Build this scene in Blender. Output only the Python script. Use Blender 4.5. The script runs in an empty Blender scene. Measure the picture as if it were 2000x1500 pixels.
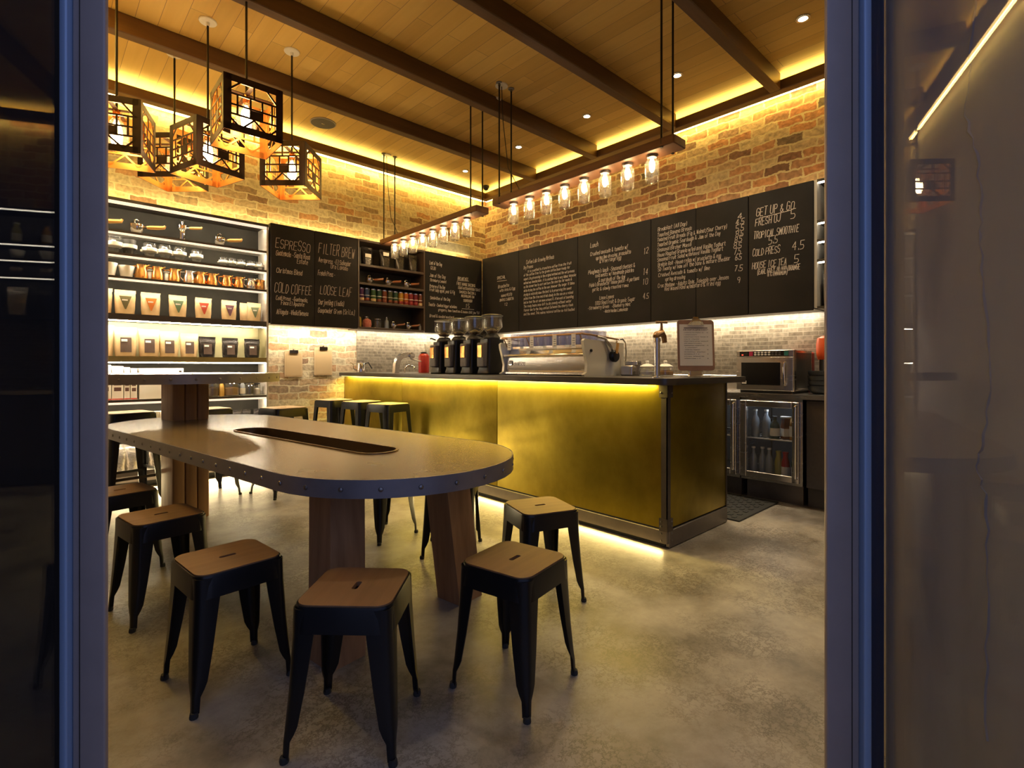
import bpy, math, random
from mathutils import Vector, Matrix
random.seed(7)
S = bpy.context.scene
COL = S.collection
PI = math.pi

# ------------------------------------------------------------------ camera, exposure
F_PX, HORIZON, EYE, YAW = 1001.6, 716.3, 1.15, math.radians(43.1)
cam_data = bpy.data.cameras.new('camera')
cam = bpy.data.objects.new('camera', cam_data)
COL.objects.link(cam)
cam.location = (0, 0, EYE)
cam.rotation_euler = (PI / 2, 0, -YAW)
cam_data.sensor_width = 36
cam_data.lens = 36 * F_PX / 2000
cam_data.shift_y = (HORIZON - 750) / 2000
cam_data.clip_start = 0.02
S.camera = cam
S.view_settings.view_transform = 'Standard'
S.view_settings.look = 'None'
S.view_settings.exposure = 0.2
S.view_settings.gamma = 1
S.view_settings.use_curve_mapping = False
S.cycles.use_denoising = True
S.cycles.max_bounces = 9
S.cycles.diffuse_bounces = 4
S.cycles.glossy_bounces = 5
S.cycles.transparent_max_bounces = 24
S.cycles.caustics_reflective = False
S.cycles.caustics_refractive = False
S.cycles.sample_clamp_indirect = 6

# ------------------------------------------------------------------ world: blue dusk outside
W = bpy.data.worlds.new('dusk_sky')
S.world = W
W.use_nodes = True
bg = W.node_tree.nodes['Background']
bg.inputs[0].default_value = (0.42, 0.50, 0.90, 1)
bg.inputs[1].default_value = 0.60

# ------------------------------------------------------------------ room constants (metres)
WL, WR = 6.27, 5.28          # back-left wall is y = WL, right wall is x = WR
BL, BR = 5.95, 4.955         # cabinet fronts on those walls
CEIL, BEAM = 3.85, 3.70
XMIN, YMIN = 0.05, -1.45
DOOR = 1.30                  # distance of the door plane from the camera
CY, SY = math.cos(YAW), math.sin(YAW)

def xd(X, D, z=0.0):         # across / ahead of the doorway -> world
    return Vector((X * CY + D * SY, -X * SY + D * CY, z))

def _ray(px, py):
    a = (px - 1000) / F_PX
    return Vector((a * CY + SY, -a * SY + CY, (HORIZON - py) / F_PX))
def at_x(px, py, x):
    r = _ray(px, py); t = x / r.x
    return Vector((0, 0, EYE)) + r * t
def at_y(px, py, y):
    r = _ray(px, py); t = y / r.y
    return Vector((0, 0, EYE)) + r * t
def at_z(px, py, z):
    r = _ray(px, py); t = (z - EYE) / r.z
    return Vector((0, 0, EYE)) + r * t

# ------------------------------------------------------------------ lamps of the place
YEL = (1.0, 0.71, 0.14)
WARM = (1.0, 0.82, 0.54)
WHITE = (1.0, 0.86, 0.62)
def area(name, loc, aim, length, width, watts, color, axis='x', spread=180):
    l = bpy.data.lights.new(name, 'AREA')
    l.shape = 'RECTANGLE'
    l.size, l.size_y = length, width
    l.energy = watts
    l.color = color
    l.spread = math.radians(spread)
    o = bpy.data.objects.new(name, l)
    COL.objects.link(o)
    z = -Vector(aim).normalized()
    x = Vector((1, 0, 0)) if axis == 'x' else Vector((0, 1, 0))
    x = (x - z * x.dot(z)).normalized()
    y = z.cross(x)
    M = Matrix((x, y, z)).transposed().to_4x4()
    M.translation = Vector(loc)
    o.matrix_world = M
    return o
def spot(name, loc, watts, color, deg=95, blend=0.6, r=0.06):
    l = bpy.data.lights.new(name, 'SPOT')
    l.energy = watts; l.color = color
    l.spot_size = math.radians(deg); l.spot_blend = blend; l.shadow_soft_size = r
    o = bpy.data.objects.new(name, l); COL.objects.link(o); o.location = loc
    return o
# led strips: ceiling coves, cabinet tops, cabinet undersides, bar overhang, bar foot, shelf foot
area('cove_led_right', (5.235, 2.4, 3.745), (0.5, 0, -1), 7.4, 0.02, 34, YEL, 'y')
area('cove_led_back', (2.6, 6.215, 3.745), (0, 0.5, -1), 5.0, 0.02, 26, YEL, 'x')
area('cove_led_left', (.105, 4.1, 3.745), (-0.5, 0, -1), 4.0, 0.02, 30, YEL, 'y')
area('cove_uplight_right', (5.18, 2.4, 3.775), (-.9, 0, 1), 7.4, .03, 42, YEL, 'y')
area('cove_uplight_back', (2.6, 6.13, 3.775), (0, -.9, 1), 5.0, .03, 44, YEL, 'x')
area('cove_uplight_left', (.12, 4.1, 3.775), (.9, 0, 1), 4.0, .03, 55, YEL, 'y')
area('cabinet_top_led_left', (2.5, 6.19, 2.775), (0, 0.5, 1), 4.8, 0.03, 15, (1.0, 0.74, 0.26), 'x')
area('cabinet_top_led_right', (5.11, 2.9, 2.79), (0.75, 0, 1), 5.9, 0.02, 8, (1.0, 0.72, 0.28), 'y')
area('under_cabinet_led_left', (3.42, 6.12, 1.618), (0, 0.35, -1), 2.9, 0.03, 36, WHITE, 'x')
area('under_cabinet_led_right', (5.16, 3.7, 1.642), (0.3, 0, -1), 4.4, 0.03, 44, WHITE, 'y')
area('bar_led', (2.868, 3.98, 1.028), (0.35, 0, -1), 4.4, 0.02, 46, (1.0, 0.76, 0.14), 'y')
area('bar_foot_led', (2.90, 3.96, 0.028), (-1, 0, -0.2), 4.5, 0.02, 13, (1.0, 0.72, 0.28), 'y')
area('shelf_foot_led', (0.98, 5.93, 0.05), (0, -1, -0.6), 1.8, 0.03, 26, (1.0, 0.78, 0.40), 'x')
for k in range(6):
    spot('downlight_beam', (4.36, 1.36 - 1.06 + 1.06 * k, 3.83), 95, WARM)
for x, y in ((2.1, 2.4), (2.1, 4.5)):
    spot('downlight_beam', (x, y, 3.83), 50, WARM)
# ------------------------------------------------------------------ mesh helpers
class MB:
    def __init__(self):
        self.v, self.f, self.m = [], [], []
    def add(self, vs, fs, mi=0):
        b = len(self.v)
        self.v += [tuple(p) for p in vs]
        self.f += [tuple(b + i for i in f) for f in fs]
        self.m += [mi] * len(fs)
        return self
    def box(self, x0, x1, y0, y1, z0, z1, mi=0):
        vs = [(x, y, z) for z in (z0, z1) for y in (y0, y1) for x in (x0, x1)]
        return self.add(vs, [(0, 2, 3, 1), (4, 5, 7, 6), (0, 1, 5, 4), (2, 6, 7, 3), (0, 4, 6, 2), (1, 3, 7, 5)], mi)
    def bbox(self, x0, x1, y0, y1, z0, z1, b=0.004, mi=0):      # box with chamfered edges
        w, d = (x1 - x0), (y1 - y0)
        cx, cy = (x0 + x1) / 2, (y0 + y1) / 2
        r = min(b * 2.2, w / 2.2, d / 2.2)
        o1 = rrect(w - 2 * b, d - 2 * b, max(r - b, 1e-4), 3); o2 = rrect(w, d, r, 3)
        sh = lambda o, z: [(x + cx, y + cy, z) for x, y in o]
        return self.loft([sh(o1, z0), sh(o2, z0 + b), sh(o2, z1 - b), sh(o1, z1)], mi)
    def loft(self, rings, mi=0, caps=True, closed=True):
        n = len(rings[0]); vs = [p for r in rings for p in r]; fs = []
        for k in range(len(rings) - 1):
            for i in range(n if closed else n - 1):
                j = (i + 1) % n
                fs.append((k * n + i, k * n + j, (k + 1) * n + j, (k + 1) * n + i))
        if caps:
            fs.append(tuple(reversed(range(n))))
            fs.append(tuple(range((len(rings) - 1) * n, len(rings) * n)))
        return self.add(vs, fs, mi)
    def prism(self, outline, z0, z1, mi=0, b=0.0):
        if b:
            cx = sum(p[0] for p in outline) / len(outline); cy = sum(p[1] for p in outline) / len(outline)
            R = max(math.hypot(p[0] - cx, p[1] - cy) for p in outline)
            s = 1 - b / R
            i = [((x - cx) * s + cx, (y - cy) * s + cy) for x, y in outline]
            return self.loft([[(x, y, z0) for x, y in i], [(x, y, z0 + b) for x, y in outline], [(x, y, z1 - b) for x, y in outline], [(x, y, z1) for x, y in i]], mi)
        return self.loft([[(x, y, z0) for x, y in outline], [(x, y, z1) for x, y in outline]], mi)
    def ring(self, outer, inner, z0, z1, mi=0):                   # flat plate with a hole, same point counts
        n = len(outer)
        vs = [(x, y, z) for z in (z0, z1) for o in (outer, inner) for x, y in o]
        fs = []
        for i in range(n):
            j = (i + 1) % n
            fs += [(i, n + i, n + j, j), (2 * n + i, 2 * n + j, 3 * n + j, 3 * n + i), (i, j, 2 * n + j, 2 * n + i), (n + i, 3 * n + i, 3 * n + j, n + j)]
        return self.add(vs, fs, mi)
    def bar(self, p, q, w, h, mi=0, up=(0, 0, 1)):
        p, q = Vector(p), Vector(q)
        d = (q - p).normalized(); u = Vector(up)
        if abs(d.dot(u)) > .99: u = Vector((1, 0, 0))
        s = d.cross(u).normalized(); t = s.cross(d)
        rs = []
        for c in (p, q):
            rs.append([tuple(c + s * a * w / 2 + t * b * h / 2) for a, b in ((-1, -1), (1, -1), (1, 1), (-1, 1))])
        return self.loft(rs, mi)
    def tube(self, pts, r, n=8, mi=0, caps=True):
        pts = [Vector(p) for p in pts]
        rr = r if isinstance(r, (list, tuple)) else [r] * len(pts)
        rings = []; ref = None
        for i, p in enumerate(pts):
            d = (pts[min(i + 1, len(pts) - 1)] - pts[max(i - 1, 0)]).normalized()
            if ref is None:
                ref = Vector((0, 0, 1)) if abs(d.z) < .9 else Vector((1, 0, 0))
            s = d.cross(ref).normalized(); t = s.cross(d).normalized(); ref = t
            rings.append([tuple(p + (s * math.cos(2 * PI * k / n) + t * math.sin(2 * PI * k / n)) * rr[i]) for k in range(n)])
        return self.loft(rings, mi, caps)
    def lathe(self, prof, n=16, mi=0, c=(0, 0, 0), sx=1, sy=1):
        rings = [[(c[0] + max(r, 1e-4) * sx * math.cos(2 * PI * k / n), c[1] + max(r, 1e-4) * sy * math.sin(2 * PI * k / n), c[2] + z) for k in range(n)] for r, z in prof]
        return self.loft(rings, mi)
    def xform(self, M):
        self.v = [tuple(M @ Vector(p)) for p in self.v]
        return self
    def build(self, name, mats, parent=None, smooth=True, angle=35):
        me = bpy.data.meshes.new(name)
        me.from_pydata(self.v, [], self.f)
        for m in (mats if isinstance(mats, (list, tuple)) else [mats]):
            me.materials.append(m)
        me.polygons.foreach_set('material_index', self.m)
        me.validate(clean_customdata=False)
        if smooth:
            me.polygons.foreach_set('use_smooth', [True] * len(me.polygons))
            me.set_sharp_from_angle(angle=math.radians(angle))
        me.update()
        o = bpy.data.objects.new(name, me)
        COL.objects.link(o)
        if parent: o.parent = parent
        return o

def rrect(w, d, r, n=5):
    out = []
    for cx, cy, a0 in ((w / 2 - r, d / 2 - r, 0), (-w / 2 + r, d / 2 - r, 90), (-w / 2 + r, -d / 2 + r, 180), (w / 2 - r, -d / 2 + r, 270)):
        for k in range(n + 1):
            a = math.radians(a0 + 90 * k / n)
            out.append((cx + r * math.cos(a), cy + r * math.sin(a)))
    return out
def capsule(half, r, n=20):                                      # along x
    out = []
    for k in range(n + 1):
        a = -PI / 2 + PI * k / n; out.append((half + r * math.cos(a), r * math.sin(a)))
    for k in range(n + 1):
        a = PI / 2 + PI * k / n; out.append((-half + r * math.cos(a), r * math.sin(a)))
    return out
def circle(r, n=24, cx=0, cy=0):
    return [(cx + r * math.cos(2 * PI * k / n), cy + r * math.sin(2 * PI * k / n)) for k in range(n)]

def tag(o, label, cat, group=None, kind=None):
    o['label'] = label; o['category'] = cat
    if group: o['group'] = group
    if kind: o['kind'] = kind
    return o
def thing(name, label, cat, loc=(0, 0, 0), rz=0, group=None):
    o = bpy.data.objects.new(name, None)
    o.empty_display_size = .05
    COL.objects.link(o); o.location = loc; o.rotation_euler = (0, 0, rz)
    return tag(o, label, cat, group)
def struct(o, label=None, cat=None):
    o['kind'] = 'structure'
    if label: o['label'] = label
    if cat: o['category'] = cat
    return o
def dup(root, label, loc, rz=None, group=None, scale=None):
    r = root.copy(); COL.objects.link(r); r.location = loc
    if rz is not None: r.rotation_euler = (0, 0, rz)
    if scale: r.scale = scale if not isinstance(scale, (int, float)) else (scale,) * 3
    r['label'] = label
    if group: r['group'] = group
    for ch in root.children:
        c = ch.copy(); COL.objects.link(c); c.parent = r
        for g in ch.children:
            d = g.copy(); COL.objects.link(d); d.parent = c
    return r
ORD = ['leftmost', 'second from the left', 'third from the left', 'fourth from the left', 'fifth from the left', 'sixth from the left', 'seventh from the left', 'eighth from the left', 'ninth from the left', 'tenth from the left', 'eleventh from the left', 'twelfth from the left']

# ------------------------------------------------------------------ materials
def _nt(name):
    m = bpy.data.materials.new(name); m.use_nodes = True
    nt = m.node_tree
    return m, nt, nt.nodes['Principled BSDF']
def N(nt, t, **kw):
    n = nt.nodes.new(t)
    for k, v in kw.items():
        if k.startswith('i_'):
            n.inputs[int(k[2:]) if k[2:].isdigit() else k[2:]].default_value = v
        else:
            setattr(n, k, v)
    return n
def ramp(nt, stops):
    r = nt.nodes.new('ShaderNodeValToRGB')
    e = r.color_ramp.elements
    while len(e) < len(stops): e.new(.5)
    for i, (p, c) in enumerate(stops):
        e[i].position = p; e[i].color = (*c, 1)
    return r
def mat(name, c, rough=.5, metal=0., c2=None, scale=6., stretch=(1, 1, 1), bump=0., coat=0., rvar=0., spec=None, detail=4):
    m, nt, b = _nt(name)
    b.inputs['Base Color'].default_value = (*c, 1)
    b.inputs['Roughness'].default_value = rough
    b.inputs['Metallic'].default_value = metal
    if coat: b.inputs['Coat Weight'].default_value = coat; b.inputs['Coat Roughness'].default_value = .12
    if spec is not None: b.inputs['Specular IOR Level'].default_value = spec
    L = nt.links.new
    if c2 or bump or rvar:
        tc = N(nt, 'ShaderNodeTexCoord'); mp = N(nt, 'ShaderNodeMapping'); mp.inputs['Scale'].default_value = stretch
        nz = N(nt, 'ShaderNodeTexNoise'); nz.inputs['Scale'].default_value = scale; nz.inputs['Detail'].default_value = detail; nz.inputs['Roughness'].default_value = .6
        L(tc.outputs['Object'], mp.inputs[0]); L(mp.outputs[0], nz.inputs['Vector'])
        if c2:
            r = ramp(nt, [(.32, c), (.68, c2)]); L(nz.outputs['Fac'], r.inputs[0]); L(r.outputs[0], b.inputs['Base Color'])
        if rvar:
            mr = N(nt, 'ShaderNodeMapRange'); mr.inputs['To Min'].default_value = rough - rvar; mr.inputs['To Max'].default_value = rough + rvar
            L(nz.outputs['Fac'], mr.inputs['Value']); L(mr.outputs[0], b.inputs['Roughness'])
        if bump:
            bp = N(nt, 'ShaderNodeBump'); bp.inputs['Strength'].default_value = bump; bp.inputs['Distance'].default_value = .01
            L(nz.outputs['Fac'], bp.inputs['Height']); L(bp.outputs[0], b.inputs['Normal'])
    return m
def wood(name, c1, c2, rough=.5, axis=0, scale=14., coat=0.):
    st = [1, 1, 1]; st[axis] = .07
    return mat(name, c1, rough, 0, c2, scale, tuple(st), .12, coat)
def emit(name, c, s):
    m, nt, b = _nt(name)
    b.inputs['Base Color'].default_value = (*c, 1)
    b.inputs['Emission Color'].default_value = (*c, 1)
    b.inputs['Emission Strength'].default_value = s
    return m
def glass(name, tint=(1, 1, 1), ior=1.45, rough=.02, haze=0.0, hcol=(.8, .8, .8)):  # thin clear sheet: passes light, fresnel reflection
    m = bpy.data.materials.new(name); m.use_nodes = True
    nt = m.node_tree; nt.nodes.clear()
    out = N(nt, 'ShaderNodeOutputMaterial'); mx = N(nt, 'ShaderNodeMixShader')
    tr = N(nt, 'ShaderNodeBsdfTransparent'); tr.inputs[0].default_value = (*tint, 1)
    gl = N(nt, 'ShaderNodeBsdfGlossy'); gl.inputs['Roughness'].default_value = rough
    lw = N(nt, 'ShaderNodeLayerWeight'); lw.inputs['Blend'].default_value = .5
    L = nt.links.new
    f0 = ((ior - 1) / (ior + 1)) ** 2                             # Schlick, the same from both faces of the sheet
    pw = N(nt, 'ShaderNodeMath', operation='POWER'); pw.inputs[1].default_value = 5; L(lw.outputs['Facing'], pw.inputs[0])
    base = tr.outputs[0]
    if haze:
        hz = N(nt, 'ShaderNodeMixShader'); hz.inputs[0].default_value = haze; df = N(nt, 'ShaderNodeBsdfDiffuse'); df.inputs[0].default_value = (*hcol, 1)
        L(tr.outputs[0], hz.inputs[1]); L(df.outputs[0], hz.inputs[2]); base = hz.outputs[0]
    fr = N(nt, 'ShaderNodeMath', operation='MULTIPLY_ADD'); fr.inputs[1].default_value = 1 - f0; fr.inputs[2].default_value = f0; L(pw.outputs[0], fr.inputs[0])
    L(fr.outputs[0], mx.inputs[0]); L(base, mx.inputs[1]); L(gl.outputs[0], mx.inputs[2]); L(mx.outputs[0], out.inputs[0])
    return m
def brickish(name, ax, bw, bh, mortar, stops, mcol, rough=.85, bump=.5, wob=.02, off=.5, soft=.1, tone=None):
    # ax: world axis used as the horizontal direction of the wall (0 = x, 1 = y)
    m, nt, b = _nt(name); L = nt.links.new
    tc = N(nt, 'ShaderNodeTexCoord'); sp = N(nt, 'ShaderNodeSeparateXYZ'); cb = N(nt, 'ShaderNodeCombineXYZ')
    L(tc.outputs['Object'], sp.inputs[0]); L(sp.outputs[ax], cb.inputs[0]); L(sp.outputs[2], cb.inputs[1])
    nz = N(nt, 'ShaderNodeTexNoise'); nz.inputs['Scale'].default_value = 7; nz.inputs['Detail'].default_value = 7; nz.inputs['Roughness'].default_value = .65
    L(tc.outputs['Object'], nz.inputs['Vector'])
    sub = N(nt, 'ShaderNodeVectorMath', operation='SUBTRACT'); sub.inputs[1].default_value = (.5, .5, .5)
    L(nz.outputs['Color'], sub.inputs[0])
    sc = N(nt, 'ShaderNodeVectorMath', operation='SCALE'); sc.inputs['Scale'].default_value = wob
    L(sub.outputs[0], sc.inputs[0])
    ad = N(nt, 'ShaderNodeVectorMath', operation='ADD'); L(cb.outputs[0], ad.inputs[0]); L(sc.outputs[0], ad.inputs[1])
    br = N(nt, 'ShaderNodeTexBrick'); br.offset = off
    br.inputs['Color1'].default_value = (0, 0, 0, 1); br.inputs['Color2'].default_value = (1, 1, 1, 1); br.inputs['Mortar'].default_value = (.5, .5, .5, 1)
    br.inputs['Scale'].default_value = 1; br.inputs['Mortar Size'].default_value = mortar; br.inputs['Mortar Smooth'].default_value = soft
    br.inputs['Brick Width'].default_value = bw; br.inputs['Row Height'].default_value = bh
    L(ad.outputs[0], br.inputs['Vector'])
    r = ramp(nt, stops); r.color_ramp.interpolation = 'LINEAR'; L(br.outputs['Color'], r.inputs[0])
    nz2 = N(nt, 'ShaderNodeTexNoise'); nz2.inputs['Scale'].default_value = 26; nz2.inputs['Detail'].default_value = 6
    L(tc.outputs['Object'], nz2.inputs['Vector'])
    mulr = ramp(nt, [(.3, (.62, .62, .62)), (.7, (1.25, 1.25, 1.25))]); L(nz2.outputs['Fac'], mulr.inputs[0])
    mu = N(nt, 'ShaderNodeMix', data_type='RGBA', blend_type='MULTIPLY'); mu.inputs['Factor'].default_value = 1
    L(r.outputs[0], mu.inputs[6]); L(mulr.outputs[0], mu.inputs[7])
    mx = N(nt, 'ShaderNodeMix', data_type='RGBA'); mx.inputs[7].default_value = (*mcol, 1)
    L(br.outputs['Fac'], mx.inputs['Factor']); L(mu.outputs[2], mx.inputs[6]); L(mx.outputs[2], b.inputs['Base Color'])
    b.inputs['Roughness'].default_value = rough
    inv = N(nt, 'ShaderNodeMath', operation='MULTIPLY_ADD'); inv.inputs[1].default_value = -1; inv.inputs[2].default_value = 1
    L(br.outputs['Fac'], inv.inputs[0])
    ah = N(nt, 'ShaderNodeMath', operation='MULTIPLY_ADD'); ah.inputs[1].default_value = .5; L(nz2.outputs['Fac'], ah.inputs[0]); L(inv.outputs[0], ah.inputs[2])
    bp = N(nt, 'ShaderNodeBump'); bp.inputs['Strength'].default_value = bump; bp.inputs['Distance'].default_value = .012
    L(ah.outputs[0], bp.inputs['Height']); L(bp.outputs[0], b.inputs['Normal'])
    return m

BRICK = [(0, (.10, .05, .04)), (.14, (.24, .105, .065)), (.28, (.36, .28, .19)), (.42, (.29, .115, .06)), (.56, (.40, .32, .22)), (.68, (.20, .115, .085)), (.82, (.33, .155, .08)), (1, (.07, .055, .05))]
M_BRICK_L = brickish('old_brick_left', 0, .235, .084, .008, [(0, (.17, .09, .05)), (.16, (.36, .30, .20)), (.3, (.44, .37, .25)), (.45, (.36, .18, .08)), (.58, (.47, .40, .28)), (.72, (.33, .25, .16)), (.86, (.38, .25, .13)), (1, (.27, .2, .14))], (.46, .39, .26), wob=.085, bump=1)
M_BRICK_R = brickish('old_brick_right', 1, .235, .084, .008, BRICK, (.40, .325, .215), wob=.085, bump=1)
TILE = [(0, (.12, .096, .068)), (.5, (.155, .127, .094)), (1, (.20, .166, .125))]
M_TILE_L = brickish('mosaic_tile_left', 0, .13, .04, .0022, TILE, (.25, .215, .165), .35, .2, .0, .37, .0)
M_TILE_R = brickish('mosaic_tile_right', 1, .13, .04, .0022, TILE, (.25, .215, .165), .35, .2, .0, .37, .0)

def planks(name, stops, rough):
    m, nt, b = _nt(name); L = nt.links.new
    tc = N(nt, 'ShaderNodeTexCoord'); sp = N(nt, 'ShaderNodeSeparateXYZ'); cb = N(nt, 'ShaderNodeCombineXYZ')
    L(tc.outputs['Object'], sp.inputs[0]); L(sp.outputs[1], cb.inputs[0]); L(sp.outputs[0], cb.inputs[1])
    br = N(nt, 'ShaderNodeTexBrick'); br.offset = .37
    br.inputs['Color1'].default_value = (0, 0, 0, 1); br.inputs['Color2'].default_value = (1, 1, 1, 1)
    br.inputs['Scale'].default_value = 1; br.inputs['Mortar Size'].default_value = .0016; br.inputs['Brick Width'].default_value = 1.7; br.inputs['Row Height'].default_value = .145
    L(cb.outputs[0], br.inputs['Vector'])
    mp = N(nt, 'ShaderNodeMapping'); mp.inputs['Scale'].default_value = (1, .06, 1); L(tc.outputs['Object'], mp.inputs[0])
    nz = N(nt, 'ShaderNodeTexNoise'); nz.inputs['Scale'].default_value = 22; nz.inputs['Detail'].default_value = 6; nz.inputs['Distortion'].default_value = .6
    L(mp.outputs[0], nz.inputs['Vector'])
    mix = N(nt, 'ShaderNodeMath', operation='MULTIPLY_ADD'); mix.inputs[1].default_value = .55
    L(br.outputs['Color'], mix.inputs[0])
    h = N(nt, 'ShaderNodeMath', operation='MULTIPLY'); h.inputs[1].default_value = .45; L(nz.outputs['Fac'], h.inputs[0]); L(h.outputs[0], mix.inputs[2])
    r = ramp(nt, stops); L(mix.outputs[0], r.inputs[0])
    mx = N(nt, 'ShaderNodeMix', data_type='RGBA'); mx.inputs[7].default_value = (.22, .14, .07, 1)
    L(br.outputs['Fac'], mx.inputs['Factor']); L(r.outputs[0], mx.inputs[6]); L(mx.outputs[2], b.inputs['Base Color'])
    b.inputs['Roughness'].default_value = rough
    return m
M_CEIL = planks('oak_ceiling_boards', [(.1, (.55, .345, .085)), (.5, (.69, .455, .125)), (.9, (.80, .56, .18))], .5)

def concrete(name, stops, rough, scale, bump, speck=None, stretch=(1, 1, 1)):
    m, nt, b = _nt(name); L = nt.links.new
    tc = N(nt, 'ShaderNodeTexCoord'); mp = N(nt, 'ShaderNodeMapping'); mp.inputs['Scale'].default_value = stretch
    L(tc.outputs['Object'], mp.inputs[0])
    nz = N(nt, 'ShaderNodeTexNoise'); nz.inputs['Scale'].default_value = scale; nz.inputs['Detail'].default_value = 8; nz.inputs['Roughness'].default_value = .66; nz.inputs['Distortion'].default_value = .1
    L(mp.outputs[0], nz.inputs['Vector'])
    r = ramp(nt, stops); L(nz.outputs['Fac'], r.inputs[0])
    col = r.outputs[0]
    if speck:
        n2 = N(nt, 'ShaderNodeTexNoise'); n2.inputs['Scale'].default_value = 22; n2.inputs['Detail'].default_value = 9; n2.inputs['Roughness'].default_value = .75
        L(tc.outputs['Object'], n2.inputs['Vector'])
        s2 = N(nt, 'ShaderNodeMath', operation='SUBTRACT'); s2.inputs[1].default_value = .5; L(n2.outputs['Fac'], s2.inputs[0])
        a2 = N(nt, 'ShaderNodeMath', operation='ABSOLUTE'); L(s2.outputs[0], a2.inputs[0])
        rr = ramp(nt, [(.0, (1, 1, 1)), (.034, (0, 0, 0))]); L(a2.outputs[0], rr.inputs[0])
        n3 = N(nt, 'ShaderNodeTexNoise'); n3.inputs['Scale'].default_value = 1.9; n3.inputs['Detail'].default_value = 7; n3.inputs['Roughness'].default_value = .65
        L(tc.outputs['Object'], n3.inputs['Vector'])
        r3 = ramp(nt, [(.43, (.05, .05, .05)), (.57, (1, 1, 1))]); L(n3.outputs['Fac'], r3.inputs[0])
        r2 = N(nt, 'ShaderNodeMath', operation='MULTIPLY'); L(rr.outputs[0], r2.inputs[0]); L(r3.outputs[0], r2.inputs[1])
        mx = N(nt, 'ShaderNodeMix', data_type='RGBA'); mx.inputs[7].default_value = (*speck, 1)
        fm = N(nt, 'ShaderNodeMath', operation='MULTIPLY'); fm.inputs[1].default_value = .92; L(r2.outputs[0], fm.inputs[0])
        L(fm.outputs[0], mx.inputs['Factor']); L(col, mx.inputs[6]); col = mx.outputs[2]
    L(col, b.inputs['Base Color'])
    b.inputs['Roughness'].default_value = rough
    mr = N(nt, 'ShaderNodeMapRange'); mr.inputs['To Min'].default_value = rough - .12; mr.inputs['To Max'].default_value = rough + .15
    L(nz.outputs['Fac'], mr.inputs['Value']); L(mr.outputs[0], b.inputs['Roughness'])
    bp = N(nt, 'ShaderNodeBump'); bp.inputs['Strength'].default_value = bump; bp.inputs['Distance'].default_value = .01
    L(nz.outputs['Fac'], bp.inputs['Height']); L(bp.outputs[0], b.inputs['Normal'])
    return m
M_FLOOR = concrete('polished_concrete_floor', [(.28, (.10, .084, .068)), (.42, (.20, .175, .148)), (.53, (.29, .258, .222)), (.66, (.38, .343, .30)), (.8, (.20, .168, .138))], .38, 2.2, .12, (.06, .045, .03))
M_CONC_D = concrete('shade_darkened_concrete', [(.25, (.016, .011, .008)), (.5, (.028, .02, .015)), (.75, (.042, .03, .022))], .7, 1.6, .4, None, (1, 1, .3))  # left side's shade is put into this darker concrete colour
M_CONC = concrete('rough_concrete_wall', [(.25, (.30, .25, .22)), (.5, (.42, .36, .32)), (.75, (.50, .43, .385))], .85, 1.4, .5, None, (1, 1, .35))
M_BRASS = None
def brass(name):
    m, nt, b = _nt(name); L = nt.links.new
    tc = N(nt, 'ShaderNodeTexCoord')
    nz = N(nt, 'ShaderNodeTexNoise'); nz.inputs['Scale'].default_value = 1.7; nz.inputs['Detail'].default_value = 6; nz.inputs['Roughness'].default_value = .6; nz.inputs['Distortion'].default_value = .15
    mp = N(nt, 'ShaderNodeMapping'); mp.inputs['Scale'].default_value = (1., 1., .8)
    L(tc.outputs['Object'], mp.inputs[0]); L(mp.outputs[0], nz.inputs['Vector'])
    r = ramp(nt, [(.2, (.14, .102, .010)), (.5, (.33, .25, .03)), (.8, (.52, .41, .07))]); L(nz.outputs['Fac'], r.inputs[0]); L(r.outputs[0], b.inputs['Base Color'])
    b.inputs['Metallic'].default_value = .93
    mr = N(nt, 'ShaderNodeMapRange'); mr.inputs['To Min'].default_value = .40; mr.inputs['To Max'].default_value = .26
    L(nz.outputs['Fac'], mr.inputs['Value']); L(mr.outputs[0], b.inputs['Roughness'])
    n2 = N(nt, 'ShaderNodeTexNoise'); n2.inputs['Scale'].default_value = 5; n2.inputs['Detail'].default_value = 3
    L(tc.outputs['Object'], n2.inputs['Vector'])
    bp = N(nt, 'ShaderNodeBump'); bp.inputs['Strength'].default_value = .12; bp.inputs['Distance'].default_value = .02
    L(n2.outputs['Fac'], bp.inputs['Height']); L(bp.outputs[0], b.inputs['Normal'])
    return m
M_BRASS = brass('aged_brass_sheet')
M_BEAM = wood('dark_ceiling_beam', (.07, .032, .010), (.115, .056, .02), .5, 0)
M_BEAMY = wood('dark_ceiling_beam_long', (.07, .032, .010), (.115, .056, .02), .5, 1)
M_BLACKBOARD = mat('chalkboard_black', (.007, .0055, .005), .6, 0, (.013, .010, .009), 3.0, spec=.22)
M_CARCASS = mat('black_brown_cabinet', (.022, .017, .014), .45, 0, (.032, .025, .02), 5.)
M_SHELF = mat('grey_lacquer_shelf', (.36, .33, .29), .5, 0, (.44, .41, .36), 4.)
M_CHALK = mat('white_chalk', (.58, .50, .44), .95)
M_FRAME = mat('bronze_painted_steel', (.31, .265, .25), .42, .1, (.34, .29, .275), 8., bump=.04)
M_FRAME_EDGE = mat('dusk_lit_frame_edge', (.30, .42, .62), .35, .2)  # blue of the dusk light is painted into the base colour
M_BLACK = mat('gloss_black_steel', (.012, .012, .014), .28, .4)
M_BLACKM = mat('matt_black', (.012, .011, .010), .6)
M_RUBBER = mat('black_rubber', (.02, .02, .02), .8)
M_SEAT = wood('oiled_timber_seat', (.165, .083, .038), (.25, .135, .062), .5, 0, 18)
M_TIMBER = wood('recycled_timber', (.19, .095, .045), (.36, .20, .10), .6, 2, 12)
M_TOP = mat('bronze_tabletop', (.22, .165, .105), .24, .25, (.29, .225, .15), 3.5, (1, 1, 1), 0, rvar=.03)
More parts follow.
